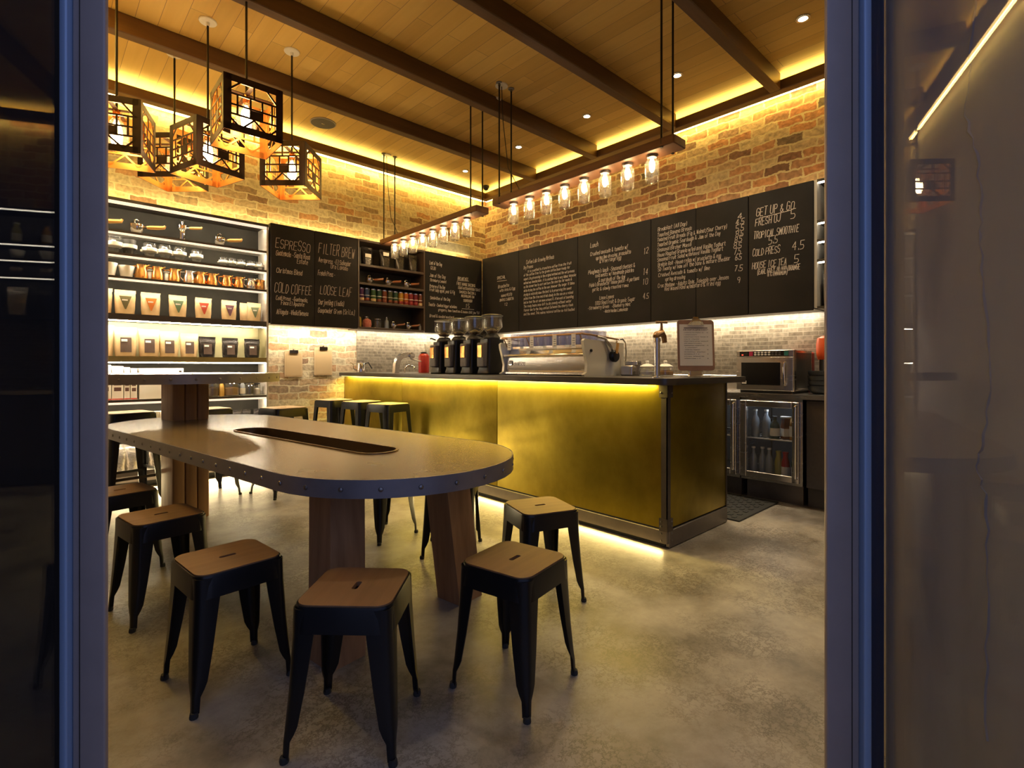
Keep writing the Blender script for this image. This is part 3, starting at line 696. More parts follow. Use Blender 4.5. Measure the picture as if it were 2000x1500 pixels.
def stool(name, h, sp, seat_mat, seat_half=.148, rails=False):
    t = thing(name, 'x', 'stool')
    s = seat_half
    # timber seat with a real grip slot
    out = rrect(2 * s - .012, 2 * s - .012, .045, 7); slot = rrect(.058, .019, .008, 7)
    sl = MB().ring(out, slot, h - .014, h, 0)
    for v in range(len(sl.v)):
        pass
    sl.build('seat', seat_mat, t)
    fr = MB()
    o1, i1 = rrect(2 * s, 2 * s, .05, 6), rrect(2 * s - .008, 2 * s - .008, .047, 6)
    o2, i2 = rrect(2 * s + .012, 2 * s + .012, .054, 6), rrect(2 * s + .004, 2 * s + .004, .05, 6)
    n = len(o1)
    ring = lambda o, z: [(x, y, z) for x, y in o]
    fr.loft([ring(i2, h - .08), ring(o2, h - .08), ring(o1, h - .010), ring([(x * .992, y * .992) for x, y in o1], h - .004), ring(i1, h - .004), ring(i1, h - .018), ring([(x * .3, y * .3) for x, y in i1], h - .018)], 0, False)
    fr.loft([ring([(x * .3, y * .3) for x, y in i1], h - .0185), ring(i1, h - .0185), ring(i2, h - .08)], 0, False)
    fr.build('seat_frame', M_BLACK, t)
    for sx in (-1, 1):
        for sy in (-1, 1):
            mb, c = leg_mesh(h, .078, sp, sx, sy)
            off = s - .148
            mb.xform(Matrix.Translation((sx * off, sy * off, 0)))
            l = mb.build('leg', M_BLACK, t)
            MB().lathe([(0, 0), (.013, 0), (.014, .006), (.012, .018), (0, .018)], 10, 0, (sx * (c + off + .002), sy * (c + off + .002), 0)).build('rubber_foot', M_RUBBER, l)
    if rails:
        for (a, b), z in ((((-1, -1), (1, -1)), .26), (((-1, 1), (1, 1)), .26), (((-1, -1), (-1, 1)), .30), (((1, -1), (1, 1)), .30)):
            c = s + sp * (1 - z / h) * .9 - .012
            MB().bar((a[0] * c, a[1] * c, z), (b[0] * c, b[1] * c, z), .006, .022).build('footrest', M_BLACK, t)
    return t
R_ = math.radians
low0 = stool('low_stool', .45, .018, M_SEAT)
LOW = [((.76, 1.54), 45, 'low stool with reddish timber seat nearest the camera, front centre'),
       ((.53, 2.11), 5.4, 'low stool with timber seat in front of the left timber leg'),
       ((.45, 2.93), 9, 'low stool with timber seat in front of the thick timber post'),
       ((.365, 3.66), 10, 'low stool cut off by the left door post'),
       ((1.293, 1.366), 11.6, 'low stool right of the front centre stool with bright seat and empty floor beyond'),
       ((1.88, 1.80), -20, 'low stool nearest the brass bar, behind the right front stool'),
       ((1.76, 3.18), 10.5, 'low stool tucked under the far side of the table behind the right timber leg'),
       ((1.93, 2.61), 45, 'low stool on the far side of the table between timber leg and brass bar')]
for i, ((x, y), a, lab) in enumerate(LOW):
    if i == 0:
        low0.location = (x, y, 0); low0.rotation_euler.z = R_(a); low0['label'] = lab; low0['group'] = 'low stools around the long table'
    else:
        dup(low0, lab, (x, y, 0), R_(a))
M_SEATP = wood('pale_tall_stool_seat', (.42, .28, .14), (.52, .36, .19), .45, 0, 18)
tall0 = stool('tall_stool', .78, .045, M_SEATP, .158, True)
TALL = [((2.50, 5.62), 12, 'tall stool in the corner of brick wall and brass bar, farthest of three'),
        ((2.60, 5.15), 12, 'tall stool by the brass bar, middle of three'),
        ((2.63, 4.64), 14, 'tall stool by the brass bar, nearest of three'),
        ((1.68, 4.86), 12, 'tall stool between the long table and the hanging clipboards'),
        ((1.14, 5.20), 10, 'tall stool in front of the tall shelves right of the thick timber post'),
        ((.57, 5.23), 12, 'tall stool in front of the tall shelves left of the thick timber post')]
for i, ((x, y), a, lab) in enumerate(TALL):
    if i == 0:
        tall0.location = (x, y, 0); tall0.rotation_euler.z = R_(a); tall0['label'] = lab; tall0['group'] = 'tall stools'
    else:
        dup(tall0, lab, (x, y, 0), R_(a))

# ------------------------------------------------------------------ communal table on timber legs and post
TB = thing('communal_table', 'long rounded communal table with riveted steel edge, rising to a high round table', 'table', (1.055, 3.20, 0), R_(98.1))
H, L_, RR = .75, 1.12, .55
NC = 20
outer = capsule(L_, RR - .004, NC)
ti = capsule(.635, .098, NC)
tray_c = -.35                                     # along local x, negative is towards the entrance... flipped below
def along(o, dx): return [(x + dx, y) for x, y in o]
tray = along(ti, tray_c)
MB().ring(outer, tray, H - .03, H).build('tabletop', M_TOP, TB, True, 20)
tr = MB()
tr.ring(along(capsule(.638, .104, NC), tray_c), along(capsule(.632, .096, NC), tray_c), H - .001, H + .006)
MB().prism(along(capsule(.634, .0975, NC), tray_c), H - .055, H - .045).build('tray_base', M_BLACK, TB)
tr.ring(along(capsule(.636, .0995, NC), tray_c), along(capsule(.632, .0965, NC), tray_c), H - .05, H)
tr.build('tray_rim', mat('bronze_lip', (.16, .10, .05), .35, .8), TB)
rimo = MB().ring(capsule(L_, RR, NC), capsule(L_, RR - .006, NC), H - .066, H + .0005).build('edge_band', M_RIM, TB, True, 20)
def bolts(rim, half, r, z, step, cx=0, cy=0, rot=0):
    per = 4 * half + 2 * PI * r; n = int(per / step)
    first = None
    for i in range(n):
        s = per * i / n
        if s < 2 * half: p = (-half + s, -r); a = -PI / 2
        elif s < 2 * half + PI * r: a = -PI / 2 + (s - 2 * half) / r; p = (half + r * math.cos(a), r * math.sin(a))
        elif s < 4 * half + PI * r: p = (half - (s - 2 * half - PI * r), r); a = PI / 2
        else: a = PI / 2 + (s - 4 * half - PI * r) / r; p = (-half + r * math.cos(a), r * math.sin(a))
        if first is None:
            first = MB().lathe([(0, 0), (.0092, 0), (.008, .003), (.004, .0052), (0, .0055)], 10).build('bolt', M_BOLT, rim)
            o = first
        else:
            o = first.copy(); COL.objects.link(o); o.parent = rim
        d = Matrix.Translation((cx, cy, z)) @ Matrix.Rotation(rot, 4, 'Z') @ Matrix.Translation((p[0], p[1], 0)) @ Matrix.Rotation(a, 4, 'Z') @ Matrix.Rotation(PI / 2, 4, 'Y')
        o.matrix_local = d
bolts(rimo, L_, RR, H - .034, .14)
und = MB().prism(capsule(L_ - .02, RR - .04, NC), H - .06, H - .056).build('underside', M_BLACKM, TB)
# two leaning timber legs with a black steel bracket (local x is along the table; near end is negative)
for s in (-1, 1):
    fx, fy = -1.205, -.345 * s
    tx, ty = fx + .067, fy + .042 * s
    q = .078
    r0 = [(fx + a * q, fy + b * q, 0) for a, b in ((-1, -1), (1, -1), (1, 1), (-1, 1))]
    r1 = [(tx + a * q, ty + b * q, H - .06) for a, b in ((-1, -1), (1, -1), (1, 1), (-1, 1))]
    MB().loft([r0, r1]).build('timber_leg', M_TIMBER, TB)
MB().box(-1.19, -1.10, -.27, .27, H - .13, H - .058).build('leg_bracket', M_BLACK, TB)
# thick post carrying both tops: four planks side by side
PC = (1.40, .0)
pm = MB()
q = .125
for i in range(3):
    y0 = -q + 2 * q * i / 3
    pm.bbox(PC[0] - q, PC[0] + q, PC[1] + y0 + .0012, PC[1] + y0 + 2 * q / 3 - .0012, 0, 1.04, .005)
MPOST = pm.build('timber_post', M_TIMBER, TB)
# high top: short capsule, axis turned along the back wall
hc, hr, hh = .03, .66, .03
HM = Matrix.Translation((PC[0], PC[1], 0)) @ Matrix.Rotation(R_(-98.1), 4, 'Z') @ Matrix.Translation((-hh, 0, 0))
MB().prism(capsule(hh, hr - .004, NC), 1.07, 1.10).xform(HM).build('high_tabletop', M_TOP, TB, True, 20)
MB().prism(capsule(hh, hr - .05, NC), 1.04, 1.045).xform(HM).build('high_underside', M_BLACKM, TB)
hr_o = MB().ring(capsule(hh, hr, NC), capsule(hh, hr - .006, NC), 1.034, 1.1005).xform(HM).build('high_edge_band', M_RIM, TB, True, 20)
bolts(hr_o, hh, hr, 1.066, .14, PC[0] - hh * math.cos(R_(-98.1)), PC[1] - hh * math.sin(R_(-98.1)), R_(-98.1))
# ------------------------------------------------------------------ tall shelves on the back wall
SX0, SX1, SB = .07, 1.90, 6.25
sh = thing('shelving_unit', 'tall black-brown shelving unit with lit grey shelves full of coffee bags and jars', 'shelves', (0, 0, 0))
MB().box(SX0, SX1, SB - .012, WL - .004, .12, 2.70).build('back_panel', mat('shelf_back_panel', (.010, .009, .007), .7, 0, (.019, .017, .013), 3., spec=.12), sh)
for x in (SX0, SX1 - .022): MB().bbox(x, x + .022, BL, SB - .012, .12, 2.70, .002).build('side_panel', M_SHELF, sh)
MB().bbox(SX0, SX1, BL - .004, SB - .012, 2.685, 2.715, .003).build('top_panel', M_CARCASS, sh)
LV = [2.39, 2.18, 1.965]                       # undersides of the thin shelves
M_EDGE = mat('shelf_front_edge', (.03, .023, .019), .45)
M_EDGE_GLOW = emit('lit_edge_glow', (1.0, .90, .78), .62)  # faint glow stands in for led light falling on the shelf edge
def shelf_board(z0, z1, led=True, front=None, slim=True):
    zb = z1 - .012 if slim else z0
    b = MB().box(SX0 + .022, SX1 - .022, BL + .004, SB - .012, zb, z1).build('shelf_board', M_SHELF, sh)
    MB().box(SX0 + .022, SX1 - .022, BL, BL + .004, z0 + (.006 if slim else 0), z1).build('front_edge', front or M_EDGE, b)
    if slim: MB().box(SX0 + .022, SX1 - .022, BL + .0005, BL + .005, z0 - .014, z0 + .006).build('lit_edge_band', M_EDGE_GLOW, b)
    if led and slim: MB().box(SX0 + .03, SX1 - .03, BL + .007, BL + .017, z0 - .002, z0 + .005).build('led_strip', M_LED, b)
    elif led: MB().box(SX0 + .03, SX1 - .03, BL + .006, BL + .020, z0 - .009, z0 - .0005).build('led_strip', M_LED, b)
for z in LV: shelf_board(z, z + .028)
shelf_board(1.585, 1.645, True, None, False)
shelf_board(1.195, 1.248, True, M_BRASSEDGE, False)
shelf_board(.812, .842)
shelf_board(.470, .500)
shelf_board(.125, .165, False, None, False)
MB().box(SX0 + .03, SX1 - .03, BL + .006, BL + .017, 2.674, 2.6815).build('led_strip', M_LED, sh)
MB().box(SX0, SX1, BL + .0005, BL + .005, 2.655, 2.685).build('lit_edge_band', M_EDGE_GLOW, sh)
MB().box(SX0 + .022, SX1 - .022, SB - .016, SB - .0125, 1.25, 1.584).build('brass_back', M_BRASSBACK, sh)
MB().box(SX1 - .024, SX1 - .0225, BL + .005, SB - .017, 1.25, 1.584).build('brass_cheek', M_BRASSBACK, sh)
MB().bbox(SX0, SX1, BL + .03, SB - .02, .06, .12, .002).build('kickboard', M_KICK, sh)
MB().box(SX0, SX1, BL + .10, SB - .02, 0, .06).build('plinth', M_BLACKM, sh)
S1, S2, S3, S4, S5, S6, S7, S8 = 2.418, 2.208, 1.993, 1.645, 1.248, .842, .50, .165

def portafilter(name, lab, loc, handle, grp, rz=0, tall=False, k=1.0):
    t = thing(name, lab, 'portafilter', loc, rz, grp)
    t.scale = (k, k, k)
    if tall:
        MB().lathe([(0, 0), (.024, 0), (.026, .004), (.026, .10), (.03, .105), (.038, .115), (.038, .145), (.02, .155), (.008, .16), (.008, .18), (0, .18)], 18).build('body', M_CHROME, t)
        MB().tube([(-.016, 0, .196), (-.004, 0, .18), (.004, 0, .18), (.016, 0, .196)], .004, 6).build('knob', M_CHROME, t)
        z = .125
    else:
        MB().lathe([(0, .0), (.014, .0), (.03, .012), (.041, .034), (.043, .05), (.043, .066), (.036, .07), (.034, .05), (.02, .03), (0, .028)], 20).build('basket', M_CHROME, t)
        MB().tube([(-.012, 0, .07), (-.01, 0, .092), (0, 0, .098), (.012, 0, .09)], .006, 8).build('spout', M_CHROME, t)
        z = .050
    MB().tube([(.038, 0, z), (.055, 0, z + .003)], .008, 8).build('neck', M_CHROME, t)
    MB().tube([(.055, 0, z + .003), (.075, 0, z + .006), (.12, 0, z + .012), (.155, 0, z + .018), (.162, 0, z + .032)], [.010, .014, .014, .013, .007], 10).build('handle', handle, t)
    return t
def bag(name, lab, loc, w, h, dp, m, label_m, grp, rz=0, stripe=None, tri=None, k=0):
    # stand-up pouch: gusseted foot, pinched flat top seal
    t = thing(name, lab, 'bag', loc, rz, grp)
    rnd = random.Random(hash(lab) % 1000 if False else len(lab) * 7 + k)
    rings = []
    for f, wx, dy in ((0, .86, .75), (.03, .90, 1.0), (.25, .96, .95), (.5, .98, .75), (.72, 1.0, .45), (.86, 1.0, .14), (.9, 1.0, .06), (1.0, 1.0, .05)):
        o = rrect(w * wx, max(dp * dy, .004), min(w, max(dp * dy, .004)) * .46, 4)
        j = rnd.uniform(-.02, .02) * w
        rings.append([(x + j * f, y - (.5 - dy * .5) * dp * .12, h * f + .006 * math.sin(x * 40 + f * 9) * f * (f > .8)) for x, y in o])
    MB().loft(rings).build('pouch', m, t)
    y = -dp * .5
    if label_m:
        MB().loft([[(-w * .24, y * .99 - .004, h * .14), (w * .24, y * .99 - .004, h * .14), (w * .24, y * .99 - .002, h * .14), (-w * .24, y * .99 - .002, h * .14)], [(-w * .24, y * .70 - .006, h * .64), (w * .24, y * .70 - .006, h * .64), (w * .24, y * .70 - .004, h * .64), (-w * .24, y * .70 - .004, h * .64)]]).build('paper_label', label_m, t)
        if stripe: MB().loft([[(-w * .20, y * .80 - .0105, h * .5), (w * .06, y * .80 - .0105, h * .5), (w * .06, y * .80 - .0095, h * .5), (-w * .20, y * .80 - .0095, h * .5)], [(-w * .20, y * .74 - .0095, h * .58), (w * .06, y * .74 - .0095, h * .58), (w * .06, y * .74 - .0085, h * .58), (-w * .20, y * .74 - .0085, h * .58)]]).build('label_print', stripe, t)
    if tri:
        a = [(-w * .30, y * .62 - .010, h * .74), (w * .30, y * .62 - .010, h * .74), (w * .03, y * .98 - .008, h * .20), (-w * .03, y * .98 - .008, h * .20)]
        MB().add(a + [(p[0], p[1] + .003, p[2]) for p in a], [(0, 1, 2, 3)[::-1], (4, 5, 6, 7), (0, 1, 5, 4), (1, 2, 6, 5), (2, 3, 7, 6), (3, 0, 4, 7)]).build('printed_triangle', tri, t)
        MB().box(-w * .17, w * .10, y * .80 - .018, y * .80 - .013, h * .54, h * .60).build('label_print', M_PAPER, t)
    return t
def jar(name, lab, loc, r, h, grp, full=None, lid=None, band=None):
    t = thing(name, lab, 'jar', loc, 0, grp)
    MB().lathe([(0, 0), (r * .92, 0), (r, .006), (r, h * .78), (r * .84, h * .86), (r * .84, h * .92), (r * .80, h * .92), (r * .80, h * .85), (r * .95, h * .77), (r * .95, .008), (0, .006)], 18).build('glass', M_GLASS, t)
    if full: MB().lathe([(0, .008), (r * .92, .008), (r * .93, h * .5), (r * .4, h * .58), (0, h * .6)], 14).build('filling', full, t)
    if band: MB().lathe([(r * 1.01, h * .25), (r * 1.03, h * .26), (r * 1.03, h * .66), (r * 1.01, h * .67), (r * .97, h * .45)], 18).build('white_label', band, t)
    MB().lathe([(0, h * .90), (r * .9, h * .90), (r * .92, h * .93), (r * .9, h * .98), (r * .25, h), (0, h)], 16).build('lid', lid or M_STEEL, t)
    return t
YS = BL + .085
def px_x(px, z, y=YS):                         # x on the shelf under a picture column
    a = _ray(px, 700); return a.x / a.y * y
G = 'polished portafilters on the top shelf'
portafilter('portafilter', 'chrome portafilter with honey wood handle, second on the top shelf', (px_x(267, S1), YS, S1), M_WOODH, G, -.1, k=1.4)
portafilter('portafilter', 'chrome portafilter with honey wood handle at the right of the top shelf', (px_x(429, S1), YS, S1), M_WOODH, G, -.1, k=1.3)
portafilter('portafilter', 'portafilter whose wood handle shows beside the left door post on the top shelf', (px_x(178, S1), YS, S1), M_WOODH, G, -.1, k=1.4)
portafilter('piston_press', 'tall chrome press with wing knob and wood handle in the middle of the top shelf', (px_x(356, S1), YS, S1), M_WOODH, G, -.1, True, 1.05)
G = 'brewers on the second shelf'
def brewer(lab, px, s, body, band):
    t = thing('coffee_brewer', lab, 'brewer', (px_x(px, S2), YS, S2), 0, G)
    MB().lathe([(0, 0), (.044 * s, 0), (.046 * s, .004), (.050 * s, .045 * s), (.060 * s, .062 * s), (.060 * s, .07 * s), (0, .07 * s)], 20).build('base', M_GLASS if band is M_WHITE else body, t)
    MB().lathe([(0, .065 * s), (.066 * s, .066 * s), (.070 * s, .070 * s), (.070 * s, .105 * s), (0, .105 * s)], 24).build('band', band, t)
    MB().lathe([(0, .105 * s), (.058 * s, .105 * s), (.062 * s, .155 * s), (.058 * s, .155 * s), (.054 * s, .109 * s), (0, .109 * s)], 24).build('top', body, t)
    MB().bbox(-.085 * s, -.062 * s, -.01, .01, .055 * s, .08 * s, .004).build('lug', band, t)
    return t
for lab, px, s, b, w in (('large clear brewer with white band at the left of the second shelf', 222, 1.0, M_GLASS, M_WHITE), ('black brewer with printed white band on the second shelf', 252, .92, M_BLACKM, M_PAPER),
                         ('clear brewer with white band right of the black one', 292, .88, M_GLASS, M_WHITE), ('clear brewer with white band, third of the four alike counted from the right', 322, .88, M_GLASS, M_WHITE),
                         ('clear brewer with white band, second of the four alike counted from the right', 351, .86, M_GLASS, M_WHITE), ('clear brewer with white band, rightmost of the four alike', 384, .84, M_GLASS, M_WHITE)):
    brewer(lab, px, s, b, w)
G = 'small white brewers on the second shelf'
for i, px in enumerate((436, 453, 471, 490, 507)): brewer('small white brewer at the right of the second shelf, %s of five' % ORD[i], px, .62, M_GLASS, M_WHITE)
G = 'cups and jugs on the third shelf'
def tumbler(lab, px, s=1.0):
    t = tag(MB().lathe([(0, 0), (.040 * s, 0), (.046 * s, .006), (.066 * s, .112 * s), (.062 * s, .112 * s), (.042 * s, .012), (0, .010)], 22).build('white_cup', M_WHITE), lab, 'cup', G)
    t.location = (px_x(px, S3), YS, S3)
tumbler('plain white cup cut off by the left door post on the third shelf', 211, 1.1); tumbler('plain white cup left of the first copper jug on the third shelf', 247, .98)
def jug(lab, px, m, s=1.0):
    t = thing('milk_jug', lab, 'jug', (px_x(px, S3), YS, S3), 0, G)
    MB().lathe([(0, 0), (.050 * s, 0), (.054 * s, .006), (.050 * s, .06 * s), (.040 * s, .10 * s), (.044 * s, .13 * s), (.041 * s, .13 * s), (.037 * s, .10 * s), (.046 * s, .05 * s), (0, .01)], 22).build('body', m, t)
    MB().tube([(.040 * s, -.02 * s, .115 * s), (.062 * s, -.035 * s, .132 * s)], [.012 * s, .004], 6).build('spout', m, t)
    MB().tube([(-.040 * s, .005, .115 * s), (-.075 * s, .005, .11 * s), (-.078 * s, .005, .06 * s), (-.05 * s, .005, .03 * s)], .006 * s, 6).build('handle', m, t)
jl = ['copper milk jug beside the plain white cups', 'copper milk jug between two small glasses', 'copper milk jug right of the second small glass', 'steel milk jug left of two touching copper jugs', 'copper milk jug, left of the two touching', 'copper milk jug, right of the two touching', 'copper milk jug, third from the right end of the third shelf', 'copper milk jug left of the last steel jug', 'steel milk jug near the right end of the third shelf', 'copper milk jug at the right end of the third shelf']
for i, (px, m, s) in enumerate(((276, M_COPPERJ, 1.05), (307, M_COPPERJ, 1.02), (340, M_COPPERJ, 1.0), (369, M_STEEL, .98), (391, M_COPPERJ, .98), (414, M_COPPERJ, .96), (442, M_COPPERJ, .94), (466, M_COPPERJ, .92), (490, M_STEEL, .9), (508, M_COPPERJ, .88))): jug(jl[i], px, m, s)
for px, lab in ((292, 'small clear glass between the first two copper jugs'), (325, 'small clear glass between the second and third copper jugs')):
    o = tag(MB().lathe([(0, 0), (.020, 0), (.021, .085), (.030, .09), (.030, .094), (.018, .092), (.017, .006), (0, .006)], 16).build('measuring_glass', mat('frosted_glass', (.45, .42, .36), .3)), lab, 'glass', G)
    o.location = (px_x(px, S3), YS, S3)
G = 'kraft pouches on the fourth shelf'
TRI = [mat('tri_' + n, c, .5) for n, c in (('brown', (.20, .09, .02)), ('olive', (.10, .085, .03)), ('orange', (.55, .16, .02)), ('green', (.10, .16, .09)), ('red', (.45, .06, .03)), ('plum', (.13, .05, .08)), ('sage', (.18, .22, .13)))]
bl = ['kraft pouch half hidden by the left door post on the fourth shelf', 'kraft pouch with olive brown triangle on the fourth shelf', 'kraft pouch with orange triangle on the fourth shelf', 'kraft pouch with green triangle in the middle of the fourth shelf', 'kraft pouch with red window on the fourth shelf', 'kraft pouch with plum triangle on the fourth shelf', 'kraft pouch with sage triangle, last on the fourth shelf']
for i, px in enumerate((197, 244, 294, 347, 397, 447, 496)):
    bag('kraft_pouch', bl[i], (px_x(px, S4), YS, S4), .165 - .004 * i, .235 - .005 * i, .085, M_KRAFT, None, G, tri=TRI[i], k=i)
bag('kraft_pouch', 'kraft pouch standing just behind the last one on the fourth shelf', (px_x(487, S4), YS + .10, S4), .14, .205, .07, M_KRAFT, None, G, k=9)
G = 'coffee bags on the brass shelf'
M_LABD = mat('dark_bag_label', (.09, .06, .05), .6, 0, (.13, .085, .07), 18)
bl = ['kraft bag cut off by the left door post on the brass shelf', 'kraft coffee bag with dark label, first fully visible on the brass shelf', 'kraft coffee bag with dark label, second fully visible on the brass shelf', 'kraft coffee bag with dark label touching its left neighbour on the brass shelf', 'kraft coffee bag with dark label beside the black bags']
for i, px in enumerate((198, 245, 291, 330, 369)):
    bag('coffee_bag', bl[i], (px_x(px, S5), YS, S5), .182 - .006 * i, .29 - .012 * i, .085, M_KRAFT, M_LABD, G, stripe=M_PAPER, k=i)
bl = ['black foil bag beside the kraft bags on the brass shelf', 'black foil bag, middle of three on the brass shelf', 'black foil bag at the right end of the brass shelf']
for i, px in enumerate((404, 449, 492)):
    bag('foil_bag', bl[i], (px_x(px, S5), YS, S5), .155, .215 - .004 * i, .09, M_FOIL, M_LABD, G, stripe=M_PAPER, k=i)
# packets, boxes and jars on the sixth shelf
G = 'boxes and jars behind the high table'
def carton(name, lab, x0, x1, z0, z1, m, y0=BL + .03, d=.12, print_m=None):
    t = thing(name, lab, 'box', ((x0 + x1) / 2, y0, z0), 0, G); w = (x1 - x0) / 2
    MB().bbox(-w, w, 0, d, 0, z1 - z0, .003).build('carton', m, t)
    if print_m:
        for j in range(3): MB().box(-w * .62, w * .62, -.0015, 0, (z1 - z0) * (.26 + .17 * j), (z1 - z0) * (.37 + .17 * j)).build('dark_print', print_m, t)
        MB().box(-w, w, -.0012, 0, .002, .012).build('red_band', M_RED, t)
    return t
for i, (a, b) in enumerate(((192, 218), (219, 242), (243, 255), (256, 269))):
    carton('coffee_carton', 'printed white carton behind the high table, %s of four' % ORD[i], px_x(a, 0, BL), px_x(b, 0, BL), S6, 1.165 - .01 * i, M_WHITE, print_m=mat('carton_print', (.12, .06, .05), .6))
t = carton('white_box', 'plain long white box with small dark logo behind the high table', px_x(273, 0, BL), px_x(360, 0, BL), S6, 1.135, M_WHITE)
w = (px_x(360, 0, BL) - px_x(273, 0, BL)) / 2
MB().box(w * .78, w * .90, -.0015, 0, .21, .27).build('logo', M_INK, t)
jar('glass_jar', 'clear glass jar right of the thick post on the sixth shelf', (px_x(414, 0), YS, S6), .075, .17, G, mat('coffee_beans', (.07, .035, .015), .6))
bottle('oil_bottle', 'slim honey-coloured bottle on the sixth shelf', 'bottle', (px_x(431, 0), YS - .04, S6), .026, .17, mat('honey_glass', (.65, .42, .12), .2), M_KRAFT, G)
jar('glass_jar', 'wide square glass jar with dark lid on the sixth shelf', (px_x(451, 0), YS, S6), .082, .165, G, mat('dried_fruit', (.30, .17, .05), .6), M_BLACK)
bottle('syrup_bottle', 'narrow clear bottle with label on the sixth shelf', 'bottle', (px_x(472, 0), YS - .03, S6), .028, .17, M_WATER, M_CHROME, G, label_c=M_PAPER)
jar('glass_jar', 'round glass jar near the right end of the sixth shelf', (px_x(487, 0), YS, S6), .058, .13, G, None, M_CHROME)
jar('glass_jar', 'little jar with sugar at the right end of the sixth shelf', (px_x(502, 0), YS, S6), .036, .13, G, M_WHITE, M_BLACK)
G = 'foil bags on the low shelves'
for i, (px, m) in enumerate(((409, M_FOIL), (437, M_FOIL), (462, M_FOIL), (481, M_FOIL), (503, M_FOIL))):
    bag('foil_bag', 'black foil bag right of the post, %s of five' % ORD[i], (px_x(px, 0), YS, S7), .085, .19, .08, m, M_PAPER if i > 1 else None, G, k=i)
for i, px in enumerate((284, 300, 316)):
    o = tag(MB().lathe([(0, 0), (.030, 0), (.040, .09), (.042, .095), (.0, .095)] + [(.0, .10)], 16).build('paper_cup', M_WHITE), 'white paper cup stack left of the post, %s of three' % ORD[i], 'cup', G)
    o.location = (px_x(px, 0), YS - .05, S7); o.scale = (1, 1, 2.3)
for i, (px, m) in enumerate(((232, M_SILVER), (258, M_SILVER), (303, M_SILVER), (326, M_SILVER))):
    bag('silver_bag', 'shiny silver bag on the lowest shelf, %s of four' % ORD[i], (px_x(px, 0), YS, S8), .115, .26 - .03 * (i > 1), .10, m, None, G, k=i + 3)

# ------------------------------------------------------------------ overhead cabinets with chalkboard doors
ZB, ZT = 1.632, 2.735
# single-stroke chalk letters: x digit 0-4, height letter a-i (c = baseline, g = x-height, i = cap)
GL = {'A': '0c2i4c 1e3e', 'B': '0c0i3i4h3f0f 3f4e4d3c0c', 'C': '4h3i1i0h0d1c3c4d', 'D': '0c0i2i4g4e2c0c', 'E': '4i0i0c4c 0f3f', 'F': '4i0i0c 0f3f', 'G': '4h3i1i0h0d1c3c4d4f2f', 'H': '0c0i 4c4i 0f4f', 'I': '2c2i', 'J': '4i4d3c1c0d', 'K': '0c0i 4i0e 1f4c', 'L': '0i0c4c', 'M': '0c0i2e4i4c', 'N': '0c0i4c4i', 'O': '1c0d0h1i3i4h4d3c1c', 'P': '0c0i3i4h4g3f0f', 'Q': '1c0d0h1i3i4h4d3c1c 2e4c', 'R': '0c0i3i4h4g3f0f 2f4c', 'S': '4h3i1i0h0g1f3f4e4d3c1c0d', 'T': '0i4i 2i2c', 'U': '0i0d1c3c4d4i', 'V': '0i2c4i', 'W': '0i1c2g3c4i', 'X': '0c4i 0i4c', 'Y': '0i2f4i 2f2c', 'Z': '0i4i0c4c',
      'a': '3g1g0f0d1c2c3d 3g3c', 'b': '0i0c 0f1g2g3f3d2c0c', 'c': '3f2g1g0f0d1c2c3d', 'd': '3i3c 3d2c1c0d0f1g2g3f', 'e': '0e3e3f2g1g0f0d1c3c', 'f': '3i2i1h1c 0f2f', 'g': '3g3b2a1a0b 3f2g1g0f0d1c2c3d', 'h': '0i0c 0f1g2g3f3c', 'i': '1g1c 1h1i', 'j': '2g2b1a0a 2h2i', 'k': '0i0c 3g0e3c', 'l': '1i1c', 'm': '0c0g 0f1g2f2c 2f3g4f4c', 'n': '0c0g 0f1g2g3f3c', 'o': '1c0d0f1g2g3f3d2c1c', 'p': '0a0g 0f1g2g3f3d2c0d', 'q': '3a3g 3f2g1g0f0d1c2c3d', 'r': '0c0g 0f1g3g', 's': '3f2g1g0f3d2c1c0d', 't': '1i1d2c3c 0g3g', 'u': '0g0d1c2c3d 3g3c', 'v': '0g1c3g', 'w': '0g1c2f3c4g', 'x': '0c3g 0g3c', 'y': '0g1c 3g1a0a', 'z': '0g3g0c3c',
      '0': '1c0d0h1i3i4h4d3c1c', '1': '1h2i2c', '2': '0h1i3i4h4g0c4c', '3': '0i4i2f4e4d3c1c0d', '4': '3c3i0e4e', '5': '4i0i0f3f4e4d3c0c', '6': '3i1g0e0d1c3c4d4e3f0e', '7': '0i4i1c', '8': '1f0g0h1i3i4h4g3f1f0e0d1c3c4d4e3f', '9': '4g3f1f0g0h1i3i4h4g4f3c',
      '%': '0c4i 0h1h 3d4d', '-': '1e3e', '.': '1c1d', ',': '1c0b', '&': '4c0h1i2i2h0e0d1c2c4e', '/': '0b3i', '(': '2i1h1d2b', ')': '1i2h2d1b', ':': '1d1c 1f1g', "'": '1h1i'}
